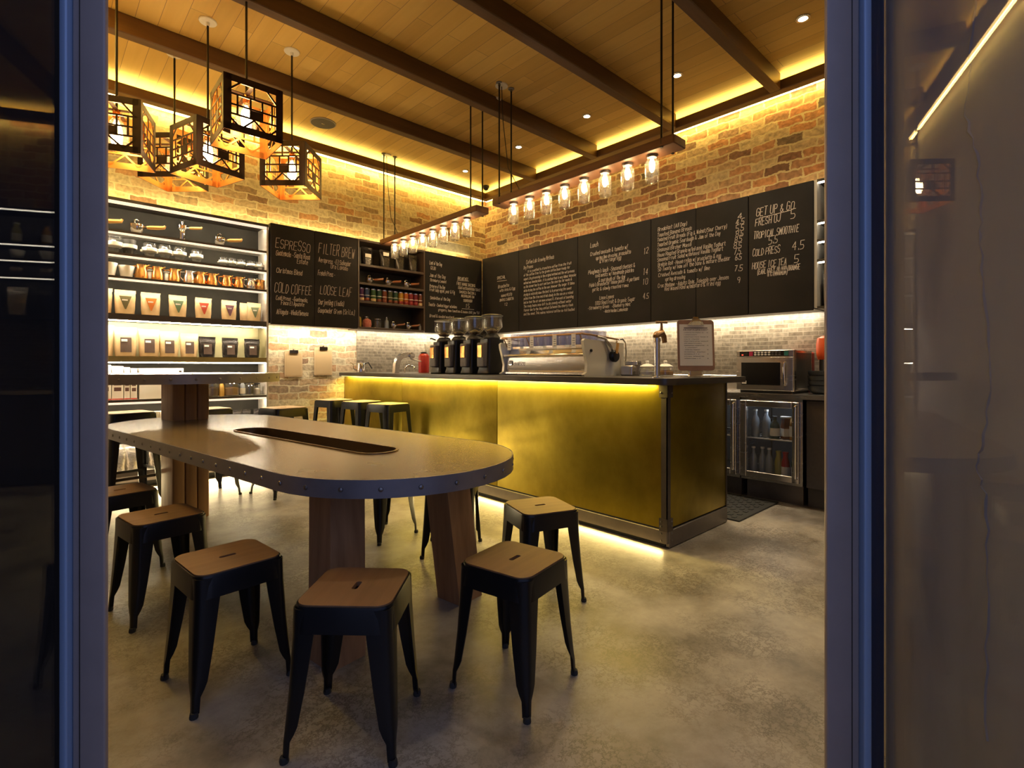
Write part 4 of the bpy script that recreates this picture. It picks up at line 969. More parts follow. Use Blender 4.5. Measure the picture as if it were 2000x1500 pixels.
def strokes(mb, text, x0, y0, cap, width, put, pen, rnd):
    # put(x, y) -> 3D point on the board; strokes become thin flat ribbons
    adv = []
    for ch in text:
        adv.append(3.0 if ch == ' ' else (5.6 if (ch.isupper() or ch.isdigit() or ch in 'mw&') else (2.6 if ch in "il.,':-" else 4.5)))
    sx = width / max(sum(adv) - 1.2, 1); sy = cap / 6
    cur = 0; slope = rnd.uniform(-.006, .006)
    for ch, a in zip(text, adv):
        g = GL.get(ch)
        if g:
            kx, ky, dy = rnd.uniform(.88, 1.06), rnd.uniform(.9, 1.08), rnd.uniform(-.25, .25)
            for st in g.split():
                p = [((cur + int(st[i]) * kx) * sx + (ord(st[i + 1]) - 99) * sy * .10, ((ord(st[i + 1]) - 99) * ky + dy) * sy) for i in range(0, len(st), 2)]
                p = [(x0 + x + rnd.uniform(-.1, .1) * sx, y0 + y + x * slope + rnd.uniform(-.1, .1) * sy) for x, y in p]
                for (ax, ay), (bx, by) in zip(p, p[1:]):
                    dx, dyy = bx - ax, by - ay; l = math.hypot(dx, dyy) or 1e-6
                    nx, ny = -dyy / l * pen / 2, dx / l * pen / 2; ex, ey = dx / l * pen * .4, dyy / l * pen * .4
                    mb.add([put(ax + nx - ex, ay + ny - ey), put(ax - nx - ex, ay - ny - ey), put(bx - nx + ex, by - ny + ey), put(bx + nx + ex, by + ny + ey)], [(0, 1, 2, 3)])
        cur += a
def write(parent, lines, wall, pen, rules=()):
    # each line: text, picture x of its start, picture y of its baseline there, picture x of its end, letter height
    rnd = random.Random(len(lines) * 13 + len(lines[0][0]))
    if wall == 'back':
        loc = lambda px, py: (lambda p: (p.x, p.z))(at_y(px, py, BL - .021))
        put = lambda x, y: (x, BL - .0213, y)
    else:
        loc = lambda px, py: (lambda p: (-p.y, p.z))(at_x(px, py, BR - .021))
        put = lambda x, y: (BR - .0213, -x, y)
    for text, xa, ya, xb, cap in lines:
        a = loc(xa, ya); b = loc(xb, ya)
        mb = MB(); strokes(mb, text, a[0], a[1], cap, b[0] - a[0], put, pen, rnd)
        mb.build('chalk_lettering', M_CHALK, parent, False)
    for xa, ya, xb, yb in rules:
        a, b = loc(xa, ya), loc(xb, yb); z = a[1]
        MB().add([put(a[0], z), put(b[0], b[1]), put(b[0], b[1] + pen), put(a[0], z + pen)], [(0, 1, 2, 3)]).build('chalk_underline', M_CHALK, parent, False)
def cabinet(lab, wall, spans):
    t = thing('overhead_cabinet', lab, 'cabinet', (0, 0, 0), 0, 'chalkboard cabinets')
    lo, hi = min(s[0] for s in spans), max(s[1] for s in spans)
    doors = []
    if wall == 'back':
        MB().box(lo, hi, BL, WL - .005, ZB, ZT).build('body', M_CARCASS, t)
        for a, b in spans: doors.append(MB().bbox(a + .0015, b - .0015, BL - .02, BL, ZB - .012, ZT, .002).build('chalkboard_door', M_BLACKBOARD, t))
    else:
        MB().box(BR, WR - .005, lo, hi, ZB + .02, ZT + .03).build('body', M_CARCASS, t)
        for a, b in spans: doors.append(MB().bbox(BR - .02, BR, a + .0015, b - .0015, ZB + .008, ZT + .03, .002).build('chalkboard_door', M_BLACKBOARD, t))
    return doors
d = cabinet('two-door chalkboard cabinet listing espresso and filter brew beside the tall shelves', 'back', [(1.915, 2.401), (2.401, 2.937)])
write(d[0], [('ESPRESSO', 538, 483, 605, .105), ('Guatemala - Santa Rosa', 539, 498, 605, .058), ('Estate', 580, 514, 601, .055), ('Christmas Blend', 540, 532, 590, .055), ('COLD COFFEE', 536, 570, 608, .105), ('Cold Press - Guatemala,', 539, 585, 601, .046), ('Finca El Apazote', 549, 595, 594, .044), ('Affogato - Vindictiveness', 540, 613, 602, .055)], 'back', .0042)
write(d[1], [('FILTER BREW', 622, 494, 692, .125), ('Aeropress - El Salvador', 622, 511, 685, .055), ('Oro Lavado', 646, 524, 679, .055), ('French Press -', 621, 537, 653, .058), ('LOOSE LEAF', 625, 574, 687, .105), ('Darjeeling (India)', 622, 594, 672, .058), ('Gunpowder Green (Sri La.)', 621, 610, 693, .058)], 'back', .0042)
d = cabinet('chalkboard cabinet in the inner corner listing loaf, jam and preserve of the day', 'back', [(3.925, BR - .022)])
write(d[0], [('Loaf of the Day', 839, 516, 863, 0.0480), ('QUB', 841, 526, 851, 0.0440), ('Jam of the Day', 839, 540, 870, 0.0480), ('Strawberry Leonard', 840, 549, 871, 0.0400), ('Preserve of the Day', 839, 561, 869, 0.0440), ('Fruit lady apple, pear & Fig', 839, 568, 888, 0.0440), ('Sandwiches of the Day', 840, 584, 879, 0.0440), ('Toastie - Smoked bigger w/onions', 837, 597, 892, 0.0400), ('greypere, hmm tomatoes & house chili jam 9.8', 856, 607, 936, 0.0360), ('Bread & seeded mustard', 839, 619, 886, 0.0400),
             ('BREAKFAST', 894, 546, 914, 0.0440), ('FREE RANGE BACON &', 892, 556, 928, 0.0400), ('EGGS W/SOURDOUGH TOAST', 895, 564, 938, 0.0360), ('SMOKED BACON &', 897, 572, 929, 0.0360), ('MUSHROOMS ON', 901, 580, 926, 0.0360), ('SOURDOUGH', 905, 589, 922, 0.0360), ('15', 909, 601, 917, 0.0560)], 'back', .004, [(893, 548, 916, 549.5), (902, 603, 926, 605)])
d = cabinet('narrow chalkboard cabinet on the right wall next to the inner corner with a small notice', 'right', [(5.139, BL - .022)])
write(d[0], [('SPECIAL', 971, 546, 987, 0.0400), ('Bruschetta', 973, 563, 994, 0.0440), ('with feta & Egg', 976, 570, 1006, 0.0360), ('baked PESTO', 979, 580, 1000, 0.0360), ('ON RYE CIABATTA', 976, 589, 1003, 0.0360), ('12', 985, 597, 991, 0.0400)], 'right', .004, [(971, 550, 990, 547.5)])
d = cabinet('chalkboard cabinet with a dense handwritten paragraph on coffee growing', 'right', [(4.085, 5.136)])
para = ['It is a method to transform coffee from the fruit', 'of the coffee tree to the green coffee bean ready for', 'export. Dry processing is the original method and the wet process', 'method was invented later. It is a method that is very labour intensive', 'as the farmer has to sort and turn the cherries for weeks &', 'while drying the coffee in the sun. However the longer it takes', 'drying as naturally does the best is in preserving the sweet', 'pulled from the tree and dried slowly in the sun on a raised', 'bed so that the air can move around it. A harvest of bounding', 'The ready beans once left to dry evenly without water', 'flavour due to the long contact between the cherry flesh', 'and the seed. This makes natural coffee so full bodied']
ln = [('Coffee Lab: Growing Methods', 1028, 516, 1082, .05), ('Dry Process', 1023, 526, 1041, .045)]
for i, s in enumerate(para): ln.append((s, 1030 if i == 0 else 1023, 532.5 + 7.6 * i, (1116, 1113, 1122, 1125, 1117, 1122, 1116, 1119, 1120, 1116, 1119, 1122)[i], .033))
write(d[0], ln, 'right', .0032)
d = cabinet('chalkboard cabinet with the lunch menu and prices above the coffee machine', 'right', [(3.055, 4.082)])
write(d[0], [('Lunch', 1153, 484, 1168, 0.0546), ('Crushed avocado & tomato w/', 1153, 500, 1226, 0.0468), ('spring lime dressing, prosciutto', 1164, 508, 1232, 0.0429), ('& free range egg', 1171, 514, 1213, 0.0429), ('12', 1257, 496, 1266, 0.0663), ("Ploughman's lunch - Seasonal cheeses &", 1149, 536, 1240, 0.0468), ('cold meats w/ handmade pickles', 1163, 542, 1238, 0.0429), ('& sourdough of the day', 1169, 551, 1221, 0.0429), ('14', 1256, 537, 1265, 0.0663), ("Pablo's Bruschetta - house pesto - 4 portions", 1151, 561, 1248, 0.0429), ('garlic & slowly roasted roma', 1157, 569, 1227, 0.0390), ('10', 1255, 556, 1265, 0.0663), ('Loose Leaves', 1171, 585, 1199, 0.0429), ('100% Real Fruit & Organic Sugar', 1162, 596, 1240, 0.0429), ('- Strawberry Green   - Blueberry Mint', 1148, 605, 1231, 0.0390), ('- Watermelon Lemonade', 1179, 611, 1226, 0.0390), ('4.5', 1256, 584, 1267, 0.0624)], 'right', .004)
d = cabinet('chalkboard cabinet with the long breakfast list and a column of prices', 'right', [(2.011, 2.532), (2.532, 3.052)])
bk = [('Breakfast (All Day)', 1285, 452, 1342), ('Toasted Banana Breads', 1284, 463, 1351), ('Toasted Fruit Breads (Fig & Walnut/Sour Cherry)', 1284, 472, 1420), ('Toasted Organic Sourdough & Jam of the Day', 1284, 482, 1407), ('Seasonal Bircher Muesli', 1284, 492, 1350), ('House Roasted Granola w/infused Vanilla Yoghurt', 1284, 502, 1417), ('Seasonal Fruit Salad w/infused Vanilla Yoghurt', 1284, 511, 1412), ('Brekkie Roll - House relish w/ prosciutto & egg', 1285, 521, 1408), ('SD Toasty w/ ham off the bone & mature cheddar', 1285, 530, 1426), ('Crushed Avocado & tomato w/ lime', 1286, 541, 1386), ('spring dressing', 1299, 549, 1338), ('Croc Madame - Adults Only. Taleggio over Jensen', 1285, 562, 1423), ('Red Waxed Rind w/mustard & fried egg', 1298, 568, 1407)]
mid = at_x(1365, 500, BR - .021)
write(d[1], [(s, a, y, b, .040) for s, a, y, b in bk], 'right', .0036)
write(d[0], [(s, a, y, b, .056) for s, a, y, b in (('4', 1441, 428, 1449), ('4.5', 1437, 440, 1454), ('5.5', 1437, 452, 1453), ('8.5', 1437, 463, 1452), ('8.5', 1435, 474, 1449), ('8.5', 1433, 486, 1448), ('7.5', 1434, 497, 1447), ('6.5', 1436, 508, 1448), ('7.5', 1435, 530, 1450), ('9', 1440, 552, 1445))], 'right', .005)
d = cabinet('chalkboard cabinet headed get up and go beside the open shelves', 'right', [(1.458, 2.008)])
write(d[0], [('GET UP & GO', 1477, 423, 1551, 0.0723), ('FRESH OJ', 1475, 442, 1524, 0.0680), ('5', 1544, 427, 1553, 0.0765), ('TROPICAL SMOOTHIE', 1472, 467, 1560, 0.0638), ('5.5', 1501, 477, 1519, 0.0723), ('COLD PRESS', 1470, 501, 1523, 0.0638), ('4.5', 1547, 489, 1571, 0.0723), ('HOUSE ICE TEA', 1469, 526, 1536, 0.0612), ('5', 1551, 514, 1560, 0.0680), ('(EARL GREY, BLOOD ORANGE', 1479, 536, 1562, 0.0467), ('& CINNAMON)', 1499, 540, 1538, 0.0467)], 'right', .005, [(1482, 427, 1545, 411)])
# open niche between the back wall cabinets
nx0, nx1 = 2.940, 3.922
ni = thing('open_cabinet', 'open dark cabinet between chalkboards holding tea tins and portafilters', 'cabinet', (0, 0, 0))
MB().box(nx0, nx1, WL - .02, WL - .005, ZB, ZT).build('back_panel', M_CARCASS, ni)
for x in (nx0, nx1 - .022): MB().box(x, x + .022, BL - .02, WL - .02, ZB, ZT).build('side_panel', mat('brown_cabinet_edge', (.055, .035, .025), .45), ni)
for z in (ZB - .012, 1.945, 2.175, 2.405, ZT - .025): MB().bbox(nx0 + .022, nx1 - .022, BL - .02, WL - .02, z, z + .028, .002).build('shelf_board', mat('brown_cabinet_edge', (.055, .035, .025), .45), ni)
yn = BL + .07
def nx(px): return px_x(px, 0, yn)
G = 'dark bags in the open cabinet'
for i, (px, w, lab) in enumerate(((716, .15, 'dark bag with white label, leftmost on the top of the open cabinet'), (751, .15, 'dark bag with white label, second on the top of the open cabinet'), (780, .14, 'dark bag behind the jar lights, third on the top of the open cabinet'), (806, .13, 'dark bag at the right of the top of the open cabinet'))):
    bag('dark_bag', lab, (nx(px), yn, 2.433), w, .235, .09, M_FOIL, None, G, k=i)
    if i < 3: pass
for px, z in ((717, 2.53), (752, 2.585)):
    c_ = [c for c in COL.objects if c.get('group') == G][0 if px == 717 else 1]
    MB().box(-.045, .035, -.055, -.046, z - 2.433, z - 2.433 + .045).build('white_label', M_PAPER, c_)
G = 'portafilters in the open cabinet'
M_REDW = wood('red_brown_handle', (.26, .09, .035), (.36, .14, .06), .4, 0, 14)
for i, px in enumerate((721, 757, 793)):
    portafilter('portafilter', 'chrome portafilter with red-brown handle, %s of three in the open cabinet' % ORD[i], (nx(px), yn, 2.203), M_REDW, G, -.15, k=1.15)
for i, px in enumerate((768, 797)):
    portafilter('portafilter', 'chrome portafilter with red-brown handle on the open cabinet floor, %s' % ('left' if i == 0 else 'right'), (nx(px), yn, 1.648), M_REDW, G, -.15, k=1.0)
G = 'tea tins in the open cabinet'
tins = ['purple', 'navy', 'green', 'forest', 'rust', 'olive', 'forest', 'amber', 'orange', 'crimson', 'maroon', 'rust']
for i, (px, c) in enumerate(zip((704, 715, 727.5, 738.5, 749, 760, 770.5, 781, 791, 800.5, 810, 819.5), tins)):
    t = thing('tea_tin', '%s tea tin, %s of the row of twelve' % (c, ORD[i]), 'tin', (nx(px), yn - .02, 1.973), 0, G)
    MB().lathe([(0, 0), (.033, 0), (.035, .003), (.035, .155), (0, .155)], 18).build('can', M_TIN[c], t)
    MB().lathe([(0, .155), (.033, .155), (.034, .168), (.028, .176), (.010, .178), (0, .178)], 18).build('lid', M_CHROME, t)
    MB().lathe([(.0352, .075), (.0358, .076), (.0358, .082), (.0352, .083), (.034, .08)], 18).build('pale_band', M_PAPER, t)
    MB().lathe([(.0352, .012), (.0358, .013), (.0358, .045), (.0352, .046), (.034, .03)], 18).build('picture_band', M_KRAFT if i in (0, 2, 11) else M_TIN['rust' if i < 7 else 'crimson'], t)
G = 'jars on the open cabinet floor'
o = tag(MB().lathe([(0, 0), (.05, 0), (.055, .05), (.045, .12), (.02, .145), (0, .148)], 18).build('yellow_canister', mat('ochre_tin', (.42, .30, .06), .45)), 'ochre domed canister at the left of the open cabinet floor', 'canister', G); o.location = (nx(700.5), yn + .03, 1.648)
o = tag(MB().lathe([(0, 0), (.05, 0), (.058, .04), (.05, .09), (.02, .11), (0, .112)], 18).build('red_canister', mat('red_pattern_tin', (.40, .06, .04), .4, 0, (.55, .25, .18), 60)), 'red patterned canister on the open cabinet floor', 'canister', G); o.location = (nx(714.5), yn - .03, 1.648)
jar('glass_jar', 'clear glass jar behind the red canister', (nx(722), yn + .10, 1.648), .045, .15, G)
jar('glass_jar', 'clear glass jar in the middle of the open cabinet floor', (nx(737), yn, 1.648), .05, .12, G)
bottle('glass_bottle', 'slim clear bottle left of the floor portafilters', 'bottle', (nx(755), yn, 1.648), .028, .15, M_WATER, M_CHROME, G)
bottle('glass_bottle', 'small clear bottle at the right of the open cabinet floor', 'bottle', (nx(821), yn, 1.648), .026, .09, M_WATER, M_WATER, G)

# ------------------------------------------------------------------ open lit shelves on the right wall
OY0, OY1 = -1.30, 1.455
op = thing('open_shelves', 'black open shelves with lit ledges at the right end of the menu boards', 'shelves', (0, 0, 0))
MB().box(WR - .03, WR - .005, OY0, OY1, 1.66, 2.765).build('back_panel', M_CARCASS, op)
for y in (OY0, .28, OY1 - .022): MB().box(BR - .01, WR - .03, y, y + .022, 1.66, 2.765).build('side_panel', M_SHELF, op)
for z, led in ((1.65, 0), (2.055, 1), (2.228, 1), (2.392, 1), (2.745, 1)):
    b = MB().box(BR - .01, WR - .03, OY0 + .022, OY1 - .022, z, z + .022).build('shelf_board', M_CARCASS, op)
    if led: MB().box(BR - .004, BR + .012, OY0 + .03, OY1 - .03, z - .012, z - .0005).build('led_strip', M_LEDO, b)
G = 'packs on the right open shelves'
for j, y0 in enumerate((1.33, -.12)):
    side = ('at the left end', 'in the right bay')[j]
    for i in range(4):
        y = y0 - i * .25
        n = ('first', 'second', 'third', 'fourth')[i]
        bottle('syrup_bottle', '%s syrup bottle on the open shelves %s' % (n, side), 'bottle', (BR + .08, y, 2.414), .04, .21, M_JUICE if i % 2 == 0 else M_LEMON, M_BLACKM if i % 2 == 0 else M_WHITE, G, .5, M_PAPER)
        o = tag(MB().lathe([(0, 0), (.035, 0), (.04, .005), (.062, .095), (.058, .095), (.036, .01), (0, .008)], 18).build('stoneware_cup', M_WHITE), '%s pale cup on the open shelves %s' % (n, side), 'cup', G); o.location = (BR + .09, y, 2.25)
        for z in (0, 1):
            o = tag(MB().lathe([(0, 0), (.06, 0), (.064, .006), (.064, .038), (.055, .044), (0, .044)], 20).build('round_tin', M_PANEL if z == 0 else M_STEEL), '%s %s round tin on the open shelves %s' % (n, ('lower', 'upper')[z], side), 'tin', G); o.location = (BR + .09, y, 2.077 + .046 * z)
        bag('silver_bag', '%s wrinkled silver bag on the open shelves %s' % (n, side), (BR + .10, y, 1.672), .17, .30, .11, M_SILVER if (i + j) % 2 == 0 else M_FOIL, None, G, -PI / 2, k=i)
# ------------------------------------------------------------------ things on the bar and behind it
ZC = BZ + .042
M_BRONZE = mat('dull_bronze', (.36, .21, .11), .38, .8)
# four grinders
gr = thing('coffee_grinder', 'x', 'grinder', (3.22, 3.72, ZC), 0, 'coffee grinders on the bar')
MB().loft([[(x * 1.0 - .0, y, z) for x, y in rrect(w, d, .03, 4)] for z, w, d in ((0, .24, .175), (.012, .25, .185), (.05, .23, .17), (.30, .20, .15), (.335, .20, .15))]).build('body', M_BLACK, gr)
MB().bbox(-.150, -.095, -.055, .055, .07, .30, .008).build('chute', M_PANEL, gr)
MB().bbox(-.158, -.149, -.034, .034, .16, .275, .003).build('brass_badge', M_COPPERJ, gr)
MB().lathe([(0, .335), (.075, .335), (.078, .35), (.06, .375), (.048, .385), (0, .385)], 20).build('collar', M_BLACKM, gr)
MB().tube([(-.06, .07, .36), (-.10, .09, .375), (-.13, .06, .37)], .008, 6).build('adjust_lever', M_BLACKM, gr)
hp = MB().lathe([(.045, .385), (.052, .40), (.098, .45), (.100, .46), (.100, .555), (.097, .555), (.097, .46), (.094, .452), (.048, .402), (.041, .385), (.045, .385)], 24).build('hopper', M_GLASS, gr)
MB().lathe([(0, .39), (.046, .395), (.060, .415), (.02, .44), (0, .445)], 14).build('coffee_beans', mat('roasted_beans', (.05, .022, .01), .45), hp)
MB().lathe([(0, .556), (.103, .556), (.105, .562), (.09, .570), (0, .572)], 24).build('lid', M_BLACK, gr)
gl = ['nearest black coffee grinder beside the coffee machine', 'black coffee grinder, second from the coffee machine', 'black coffee grinder, third from the coffee machine', 'black coffee grinder farthest from the coffee machine']
gr['label'] = gl[0]
for i in range(1, 4): dup(gr, gl[i], (3.22, 3.72 + .262 * i, ZC))
# espresso machine
em = thing('espresso_machine', 'polished steel espresso machine with glasses on top', 'coffee machine', (3.15, 2.99, ZC))
pr = [(.46, 0), (.0, 0), (-.012, .012), (.0, .045), (.004, .155), (.02, .16), (.02, .175), (-.01, .18), (-.01, .205), (.05, .21), (.05, .265), (.03, .275), (.02, .285), (.46, .285)]
def side_prism(y0, y1, prof): return MB().loft([[(x, y0, z) for x, z in prof], [(x, y1, z) for x, z in prof]])
side_prism(-.46, .46, [(.45, .03), (.015, .03), (.004, .05), (.012, .155), (.03, .165), (.45, .165)]).build('front_panel', M_STEEL, em)
side_prism(-.46, .46, [(.45, .0), (-.005, .0), (-.02, .010), (-.02, .025), (.0, .03), (.45, .03)]).build('drip_base', M_STEEL, em)
side_prism(-.46, .46, [(.45, .166), (.06, .166), (.05, .18), (.06, .225), (.02, .232), (.02, .250), (.45, .250)]).build('upper_body', M_CHROME, em)
MB().tube([(-.02, -.46, .172), (-.02, .46, .172)], .012, 10).build('chrome_bar', M_CHROME, em)
ep = [(.47, 0), (-.045, 0), (-.055, .012), (-.02, .03), (-.012, .09), (-.03, .16), (-.055, .24), (-.06, .275), (-.04, .29), (.03, .285), (.47, .27)]
for y0, y1 in ((-.49, -.465), (.465, .49)): side_prism(y0, y1, ep).build('end_panel', mat('brushed_end_panel', (.68, .65, .55), .32, .35), em)
rail = MB().tube([(.42, -.47, .30), (.05, -.47, .325), (-.045, -.46, .33), (-.045, .46, .33), (.05, .47, .325), (.42, .47, .30)], .008, 8)
for y in (-.44, -.15, .15, .44): rail.tube([(-.045, y, .33), (.0, y, .25)], .005, 6)
rail.build('cup_rail', M_BRONZE, em)
# badge and lettering on the front panel
MB().lathe([(0, 0), (.026, 0), (.026, .002), (0, .003)], 24).xform(Matrix.Translation((.0045, .40, .105)) @ Matrix.Rotation(-PI / 2, 4, 'Y')).build('round_badge', M_RIM, em)
lm = MB()
for k in range(2):
    a = [(.000, .40 + .018 * math.cos(.3 + i * .45) * (1 if k == 0 else -1), .105 + (.007 if k == 0 else -.007) + .008 * math.sin(.3 + i * .45) * (1 if k == 0 else -1)) for i in range(6)]
    lm.tube(a, .0022, 5)
lm.build('badge_swirl', M_CHROME, em)
tx = MB(); strokes(tx, 'SYNESSO', 0, 0, .030, .14, lambda x, y: (.0058 + y * .0762, .355 - x, .085 + y), .0042, random.Random(2))
tx.build('machine_lettering', M_RIM, em, False)
# steam wand with round black knob on the near end
MB().lathe([(0, 0), (.045, 0), (.05, .008), (.05, .03), (.042, .04), (0, .042)], 24).xform(Matrix.Translation((.30, -.50, .16)) @ Matrix.Rotation(PI / 2, 4, 'X')).build('steam_knob', M_BLACK, em)
MB().tube([(.30, -.54, .18), (.31, -.545, .25), (.31, -.545, .265)], .012, 8).build('lever', M_WOODH, em)
MB().tube([(.31, -.53, .265), (.33, -.53, .29), (.40, -.53, .30), (.44, -.53, .27), (.45, -.53, .20), (.44, -.53, .08)], .006, 8).build('steam_wand', M_CHROME, em)
MB().tube([(.12, -.48, .315), (.20, -.50, .30), (.27, -.51, .23), (.30, -.51, .19)], .012, 8).build('curved_arm', M_STEEL, em)
MB().lathe([(0, 0), (.012, 0), (.012, .01), (0, .014)], 12).xform(Matrix.Translation((.03, -.49, .20)) @ Matrix.Rotation(PI / 2, 4, 'X')).build('screw_knob', M_BLACK, em)
M_TUMB = glass('cool_tumbler', (.93, .94, 1.0), 1.6, .05, .22, (.62, .6, .74))
# glasses on the machine, each its own
def tumbler_glass():
    t = thing('latte_glass', 'x', 'glass', (0, 0, 0), 0, 'glasses on the coffee machine')
    MB().lathe([(.028, 0), (.037, .07), (.039, .108), (.036, .116), (0, .117), (0, .112), (.034, .108), (.034, .07), (.026, .002)], 16).build('glass', M_TUMB, t)
    return t
g0 = tumbler_glass(); n = 0
for r_ in range(3):
    for c_ in range(11):
        loc = (3.15 + .07 + .105 * r_, 2.99 - .41 + .082 * c_, ZC + .2515)
        lab = 'clear upturned glass on the coffee machine, %s row, %s from the near end' % (('front', 'middle', 'back')[r_], ('first', 'second', 'third', 'fourth', 'fifth', 'sixth', 'seventh', 'eighth', 'ninth', 'tenth', 'eleventh')[c_])
        if n == 0: g0.location = loc; g0['label'] = lab
        else: dup(g0, lab, loc)
        n += 1
# paper tags hanging from the rail
for i, y in enumerate((3.34, 3.06, 2.80, 2.60)):
    t = thing('price_tag', 'white paper tag hanging on the coffee machine rail, %s of four' % ORD[i], 'tag', (3.15 - .058, y, ZC + .22), 0, 'paper tags on the coffee machine')
    MB().box(-.001, .0, -.022, .022, 0, .11).build('paper', M_PAPER, t)
    m = MB()
    for k in range(4): m.box(-.0016, -.001, -.015, .012 - .004 * (k % 2), .02 + .018 * k, .024 + .018 * k)
    m.build('printed_lines', M_INK, t)
# water tap standing on the bar corner
tp = thing('bar_tap', 'upright copper pipe tap standing on the bar corner', 'tap', (3.00, 1.81, ZC))
MB().lathe([(0, 0), (.035, 0), (.035, .006), (.02, .010), (.0185, .012), (.0185, .235), (.023, .237), (.023, .262), (0, .264)], 18).build('pipe', M_STEEL, tp)
MB().tube([(-.02, 0, .268), (0, 0, .285), (.04, .0, .295), (.06, -.0, .30)], [.018, .024, .02, .022], 12).build('elbow', M_BRONZE, tp)
MB().tube([(.055, -.0, .30), (.085, -.0, .275), (.095, -.0, .235)], [.02, .018, .016], 10).build('spout', M_BRONZE, tp)
MB().lathe([(0, .29), (.018, .29), (.014, .315), (.009, .325), (.007, .365), (0, .366)], 12, 0, (.055, 0, 0)).build('stem', M_BRONZE, tp)
MB().tube([(.055 - .03, .024, .368), (.055, 0, .368), (.055 + .03, -.024, .368)], [.009, .006, .009], 8).build('tee_handle', M_BRONZE, tp)
# clipboard menu on its steel stand
cbp = thing('menu_clipboard', 'large pressed-board clipboard with a printed menu standing on the bar end', 'clipboard', (3.50, 1.80, ZC), -YAW)
MB().prism(rrect(.205, .08, .03), 0, .006, 0).build('stand_foot', M_STEEL, cbp)
MB().loft([[(x, y, .006) for x, y in rrect(.115, .045, .012)], [(x, y, .02) for x, y in rrect(.10, .03, .01)], [(x, y, .075) for x, y in rrect(.105, .03, .01)]]).build('stand_neck', M_STEEL, cbp)
tilt = Matrix.Translation((0, -.02, .045)) @ Matrix.Rotation(R_(-4), 4, 'X') @ Matrix.Rotation(PI / 2, 4, 'X')
bd = MB().prism([(x, y + .183) for x, y in rrect(.265, .366, .022)], -.003, .003, 0).xform(tilt).build('board', M_MASON, cbp)
MB().prism([(x, y + .185) for x, y in rrect(.235, .30, .002, 1)], .0032, .0042, 0).xform(tilt).build('menu_sheet', M_PAPER, cbp)
pl = MB(); rnd = random.Random(3)
pl.box(-.085, .085, .306, .311, .0044, .0048)
strokes(pl, 'ceioarn unsiceor', -.09, .292, .009, .18, lambda x, y: (x, y, .0047), .0016, rnd)
for k in range(13):
    y = .272 - .0155 * k; w = rnd.uniform(.09, .16)
    strokes(pl, ''.join(rnd.choice('aceimnorstu  ') for _ in range(int(w * 190))), -.085, y, .0062, w, lambda x, y: (x, y, .0047), .0009, rnd)
    if k % 2 == 0: strokes(pl, '4.5', .078, y, .006, .010, lambda x, y: (x, y, .0047), .0009, rnd)
pl.xform(tilt).build('printed_text', M_INK, cbp, False)
ck = MB().loft([[(-.06, .328, .004), (.06, .328, .004), (.06, .328, .008), (-.06, .328, .008)], [(-.045, .35, .006), (.045, .35, .006), (.045, .35, .022), (-.045, .35, .022)], [(-.022, .372, .006), (.022, .372, .006), (.022, .372, .02), (-.022, .372, .02)], [(-.016, .388, .005), (.016, .388, .005), (.016, .388, .012), (-.016, .388, .012)]]).xform(tilt)
ck.tube([tilt @ Vector((-.045, .335, .010)), tilt @ Vector((-.02, .355, .02)), tilt @ Vector((.02, .355, .02)), tilt @ Vector((.045, .335, .010))], .006, 8)
ck.build('clip', M_CHROME, cbp)
# two sugar jars behind the tap
for i, (y, lab) in enumerate(((2.26, 'lidded glass jar on the bar left of the copper tap'), (2.10, 'lidded glass jar on the bar right of the copper tap'))):
    t = thing('sugar_jar', lab, 'jar', (3.6, y, ZC), 0, 'sugar jars on the bar')
    MB().lathe([(0, 0), (.058, 0), (.066, .008), (.068, .04), (.056, .07), (.052, .07), (.063, .04), (.060, .01), (0, .006)], 20).build('glass', M_GLASS, t)
    MB().lathe([(0, .008), (.058, .01), (.061, .035), (.03, .045), (0, .047)], 16).build('filling', M_WHITE if i == 0 else mat('biscuits', (.45, .26, .10), .7), t)
    MB().lathe([(0, .07), (.058, .07), (.060, .076), (.03, .094), (.012, .098), (.016, .115), (.010, .122), (0, .122)], 20).build('lid', M_WHITE, t)
t = thing('knock_box', 'steel knock box on the bar right of the coffee machine', 'box', (3.60, 2.415, ZC))
MB().bbox(-.07, .07, -.06, .06, 0, .085, .008).build('tub', M_STEEL, t)
MB().bbox(-.02, .06, -.07, .05, .085, .12, .006).build('lid', M_STEEL, t)
# sink tap, kettle, red canister, dispenser at the far end of the bar
fa = thing('sink_tap', 'curved brushed steel tap at the far end of the bar', 'tap', (3.10, 5.30, ZC))
MB().loft([[tuple(Vector(c) + Vector((dx * .0, 0, 0)) + Vector(u) * a + Vector((0, 1, 0)) * b for dx in (0,))[0] for a, b in ((-.03, -.028), (.03, -.028), (.03, .028), (-.03, .028))] for c, u in (((0, 0, 0), (1, 0, 0)), ((.01, 0, .10), (1, 0, -.08)), ((.03, 0, .16), (.9, 0, -.4)), ((.075, 0, .20), (.4, 0, -.9)), ((.15, 0, .215), (.05, 0, -1)), ((.20, 0, .212), (0, 0, -.9)))]).build('spout', M_STEEL, fa)
MB().lathe([(0, 0), (.035, 0), (.038, .01), (.034, .03), (0, .032)], 20).xform(Matrix.Translation((.20, -.02, .205)) @ Matrix.Rotation(PI / 2, 4, 'X')).build('dial', M_STEEL, fa)
MB().tube([(.20, 0, .17), (.24, -.05, .15), (.30, -.08, .135)], [.008, .009, .005], 8).build('lever', M_WHITE, fa)
ke = thing('pour_over_kettle', 'small steel pouring kettle with thin spout at the far end of the bar', 'kettle', (2.975, 5.92, ZC))
MB().lathe([(0, 0), (.055, 0), (.058, .01), (.050, .05), (.044, .10), (.040, .115), (.03, .12), (.008, .125), (.008, .14), (0, .142)], 20).build('body', M_CHROME, ke)
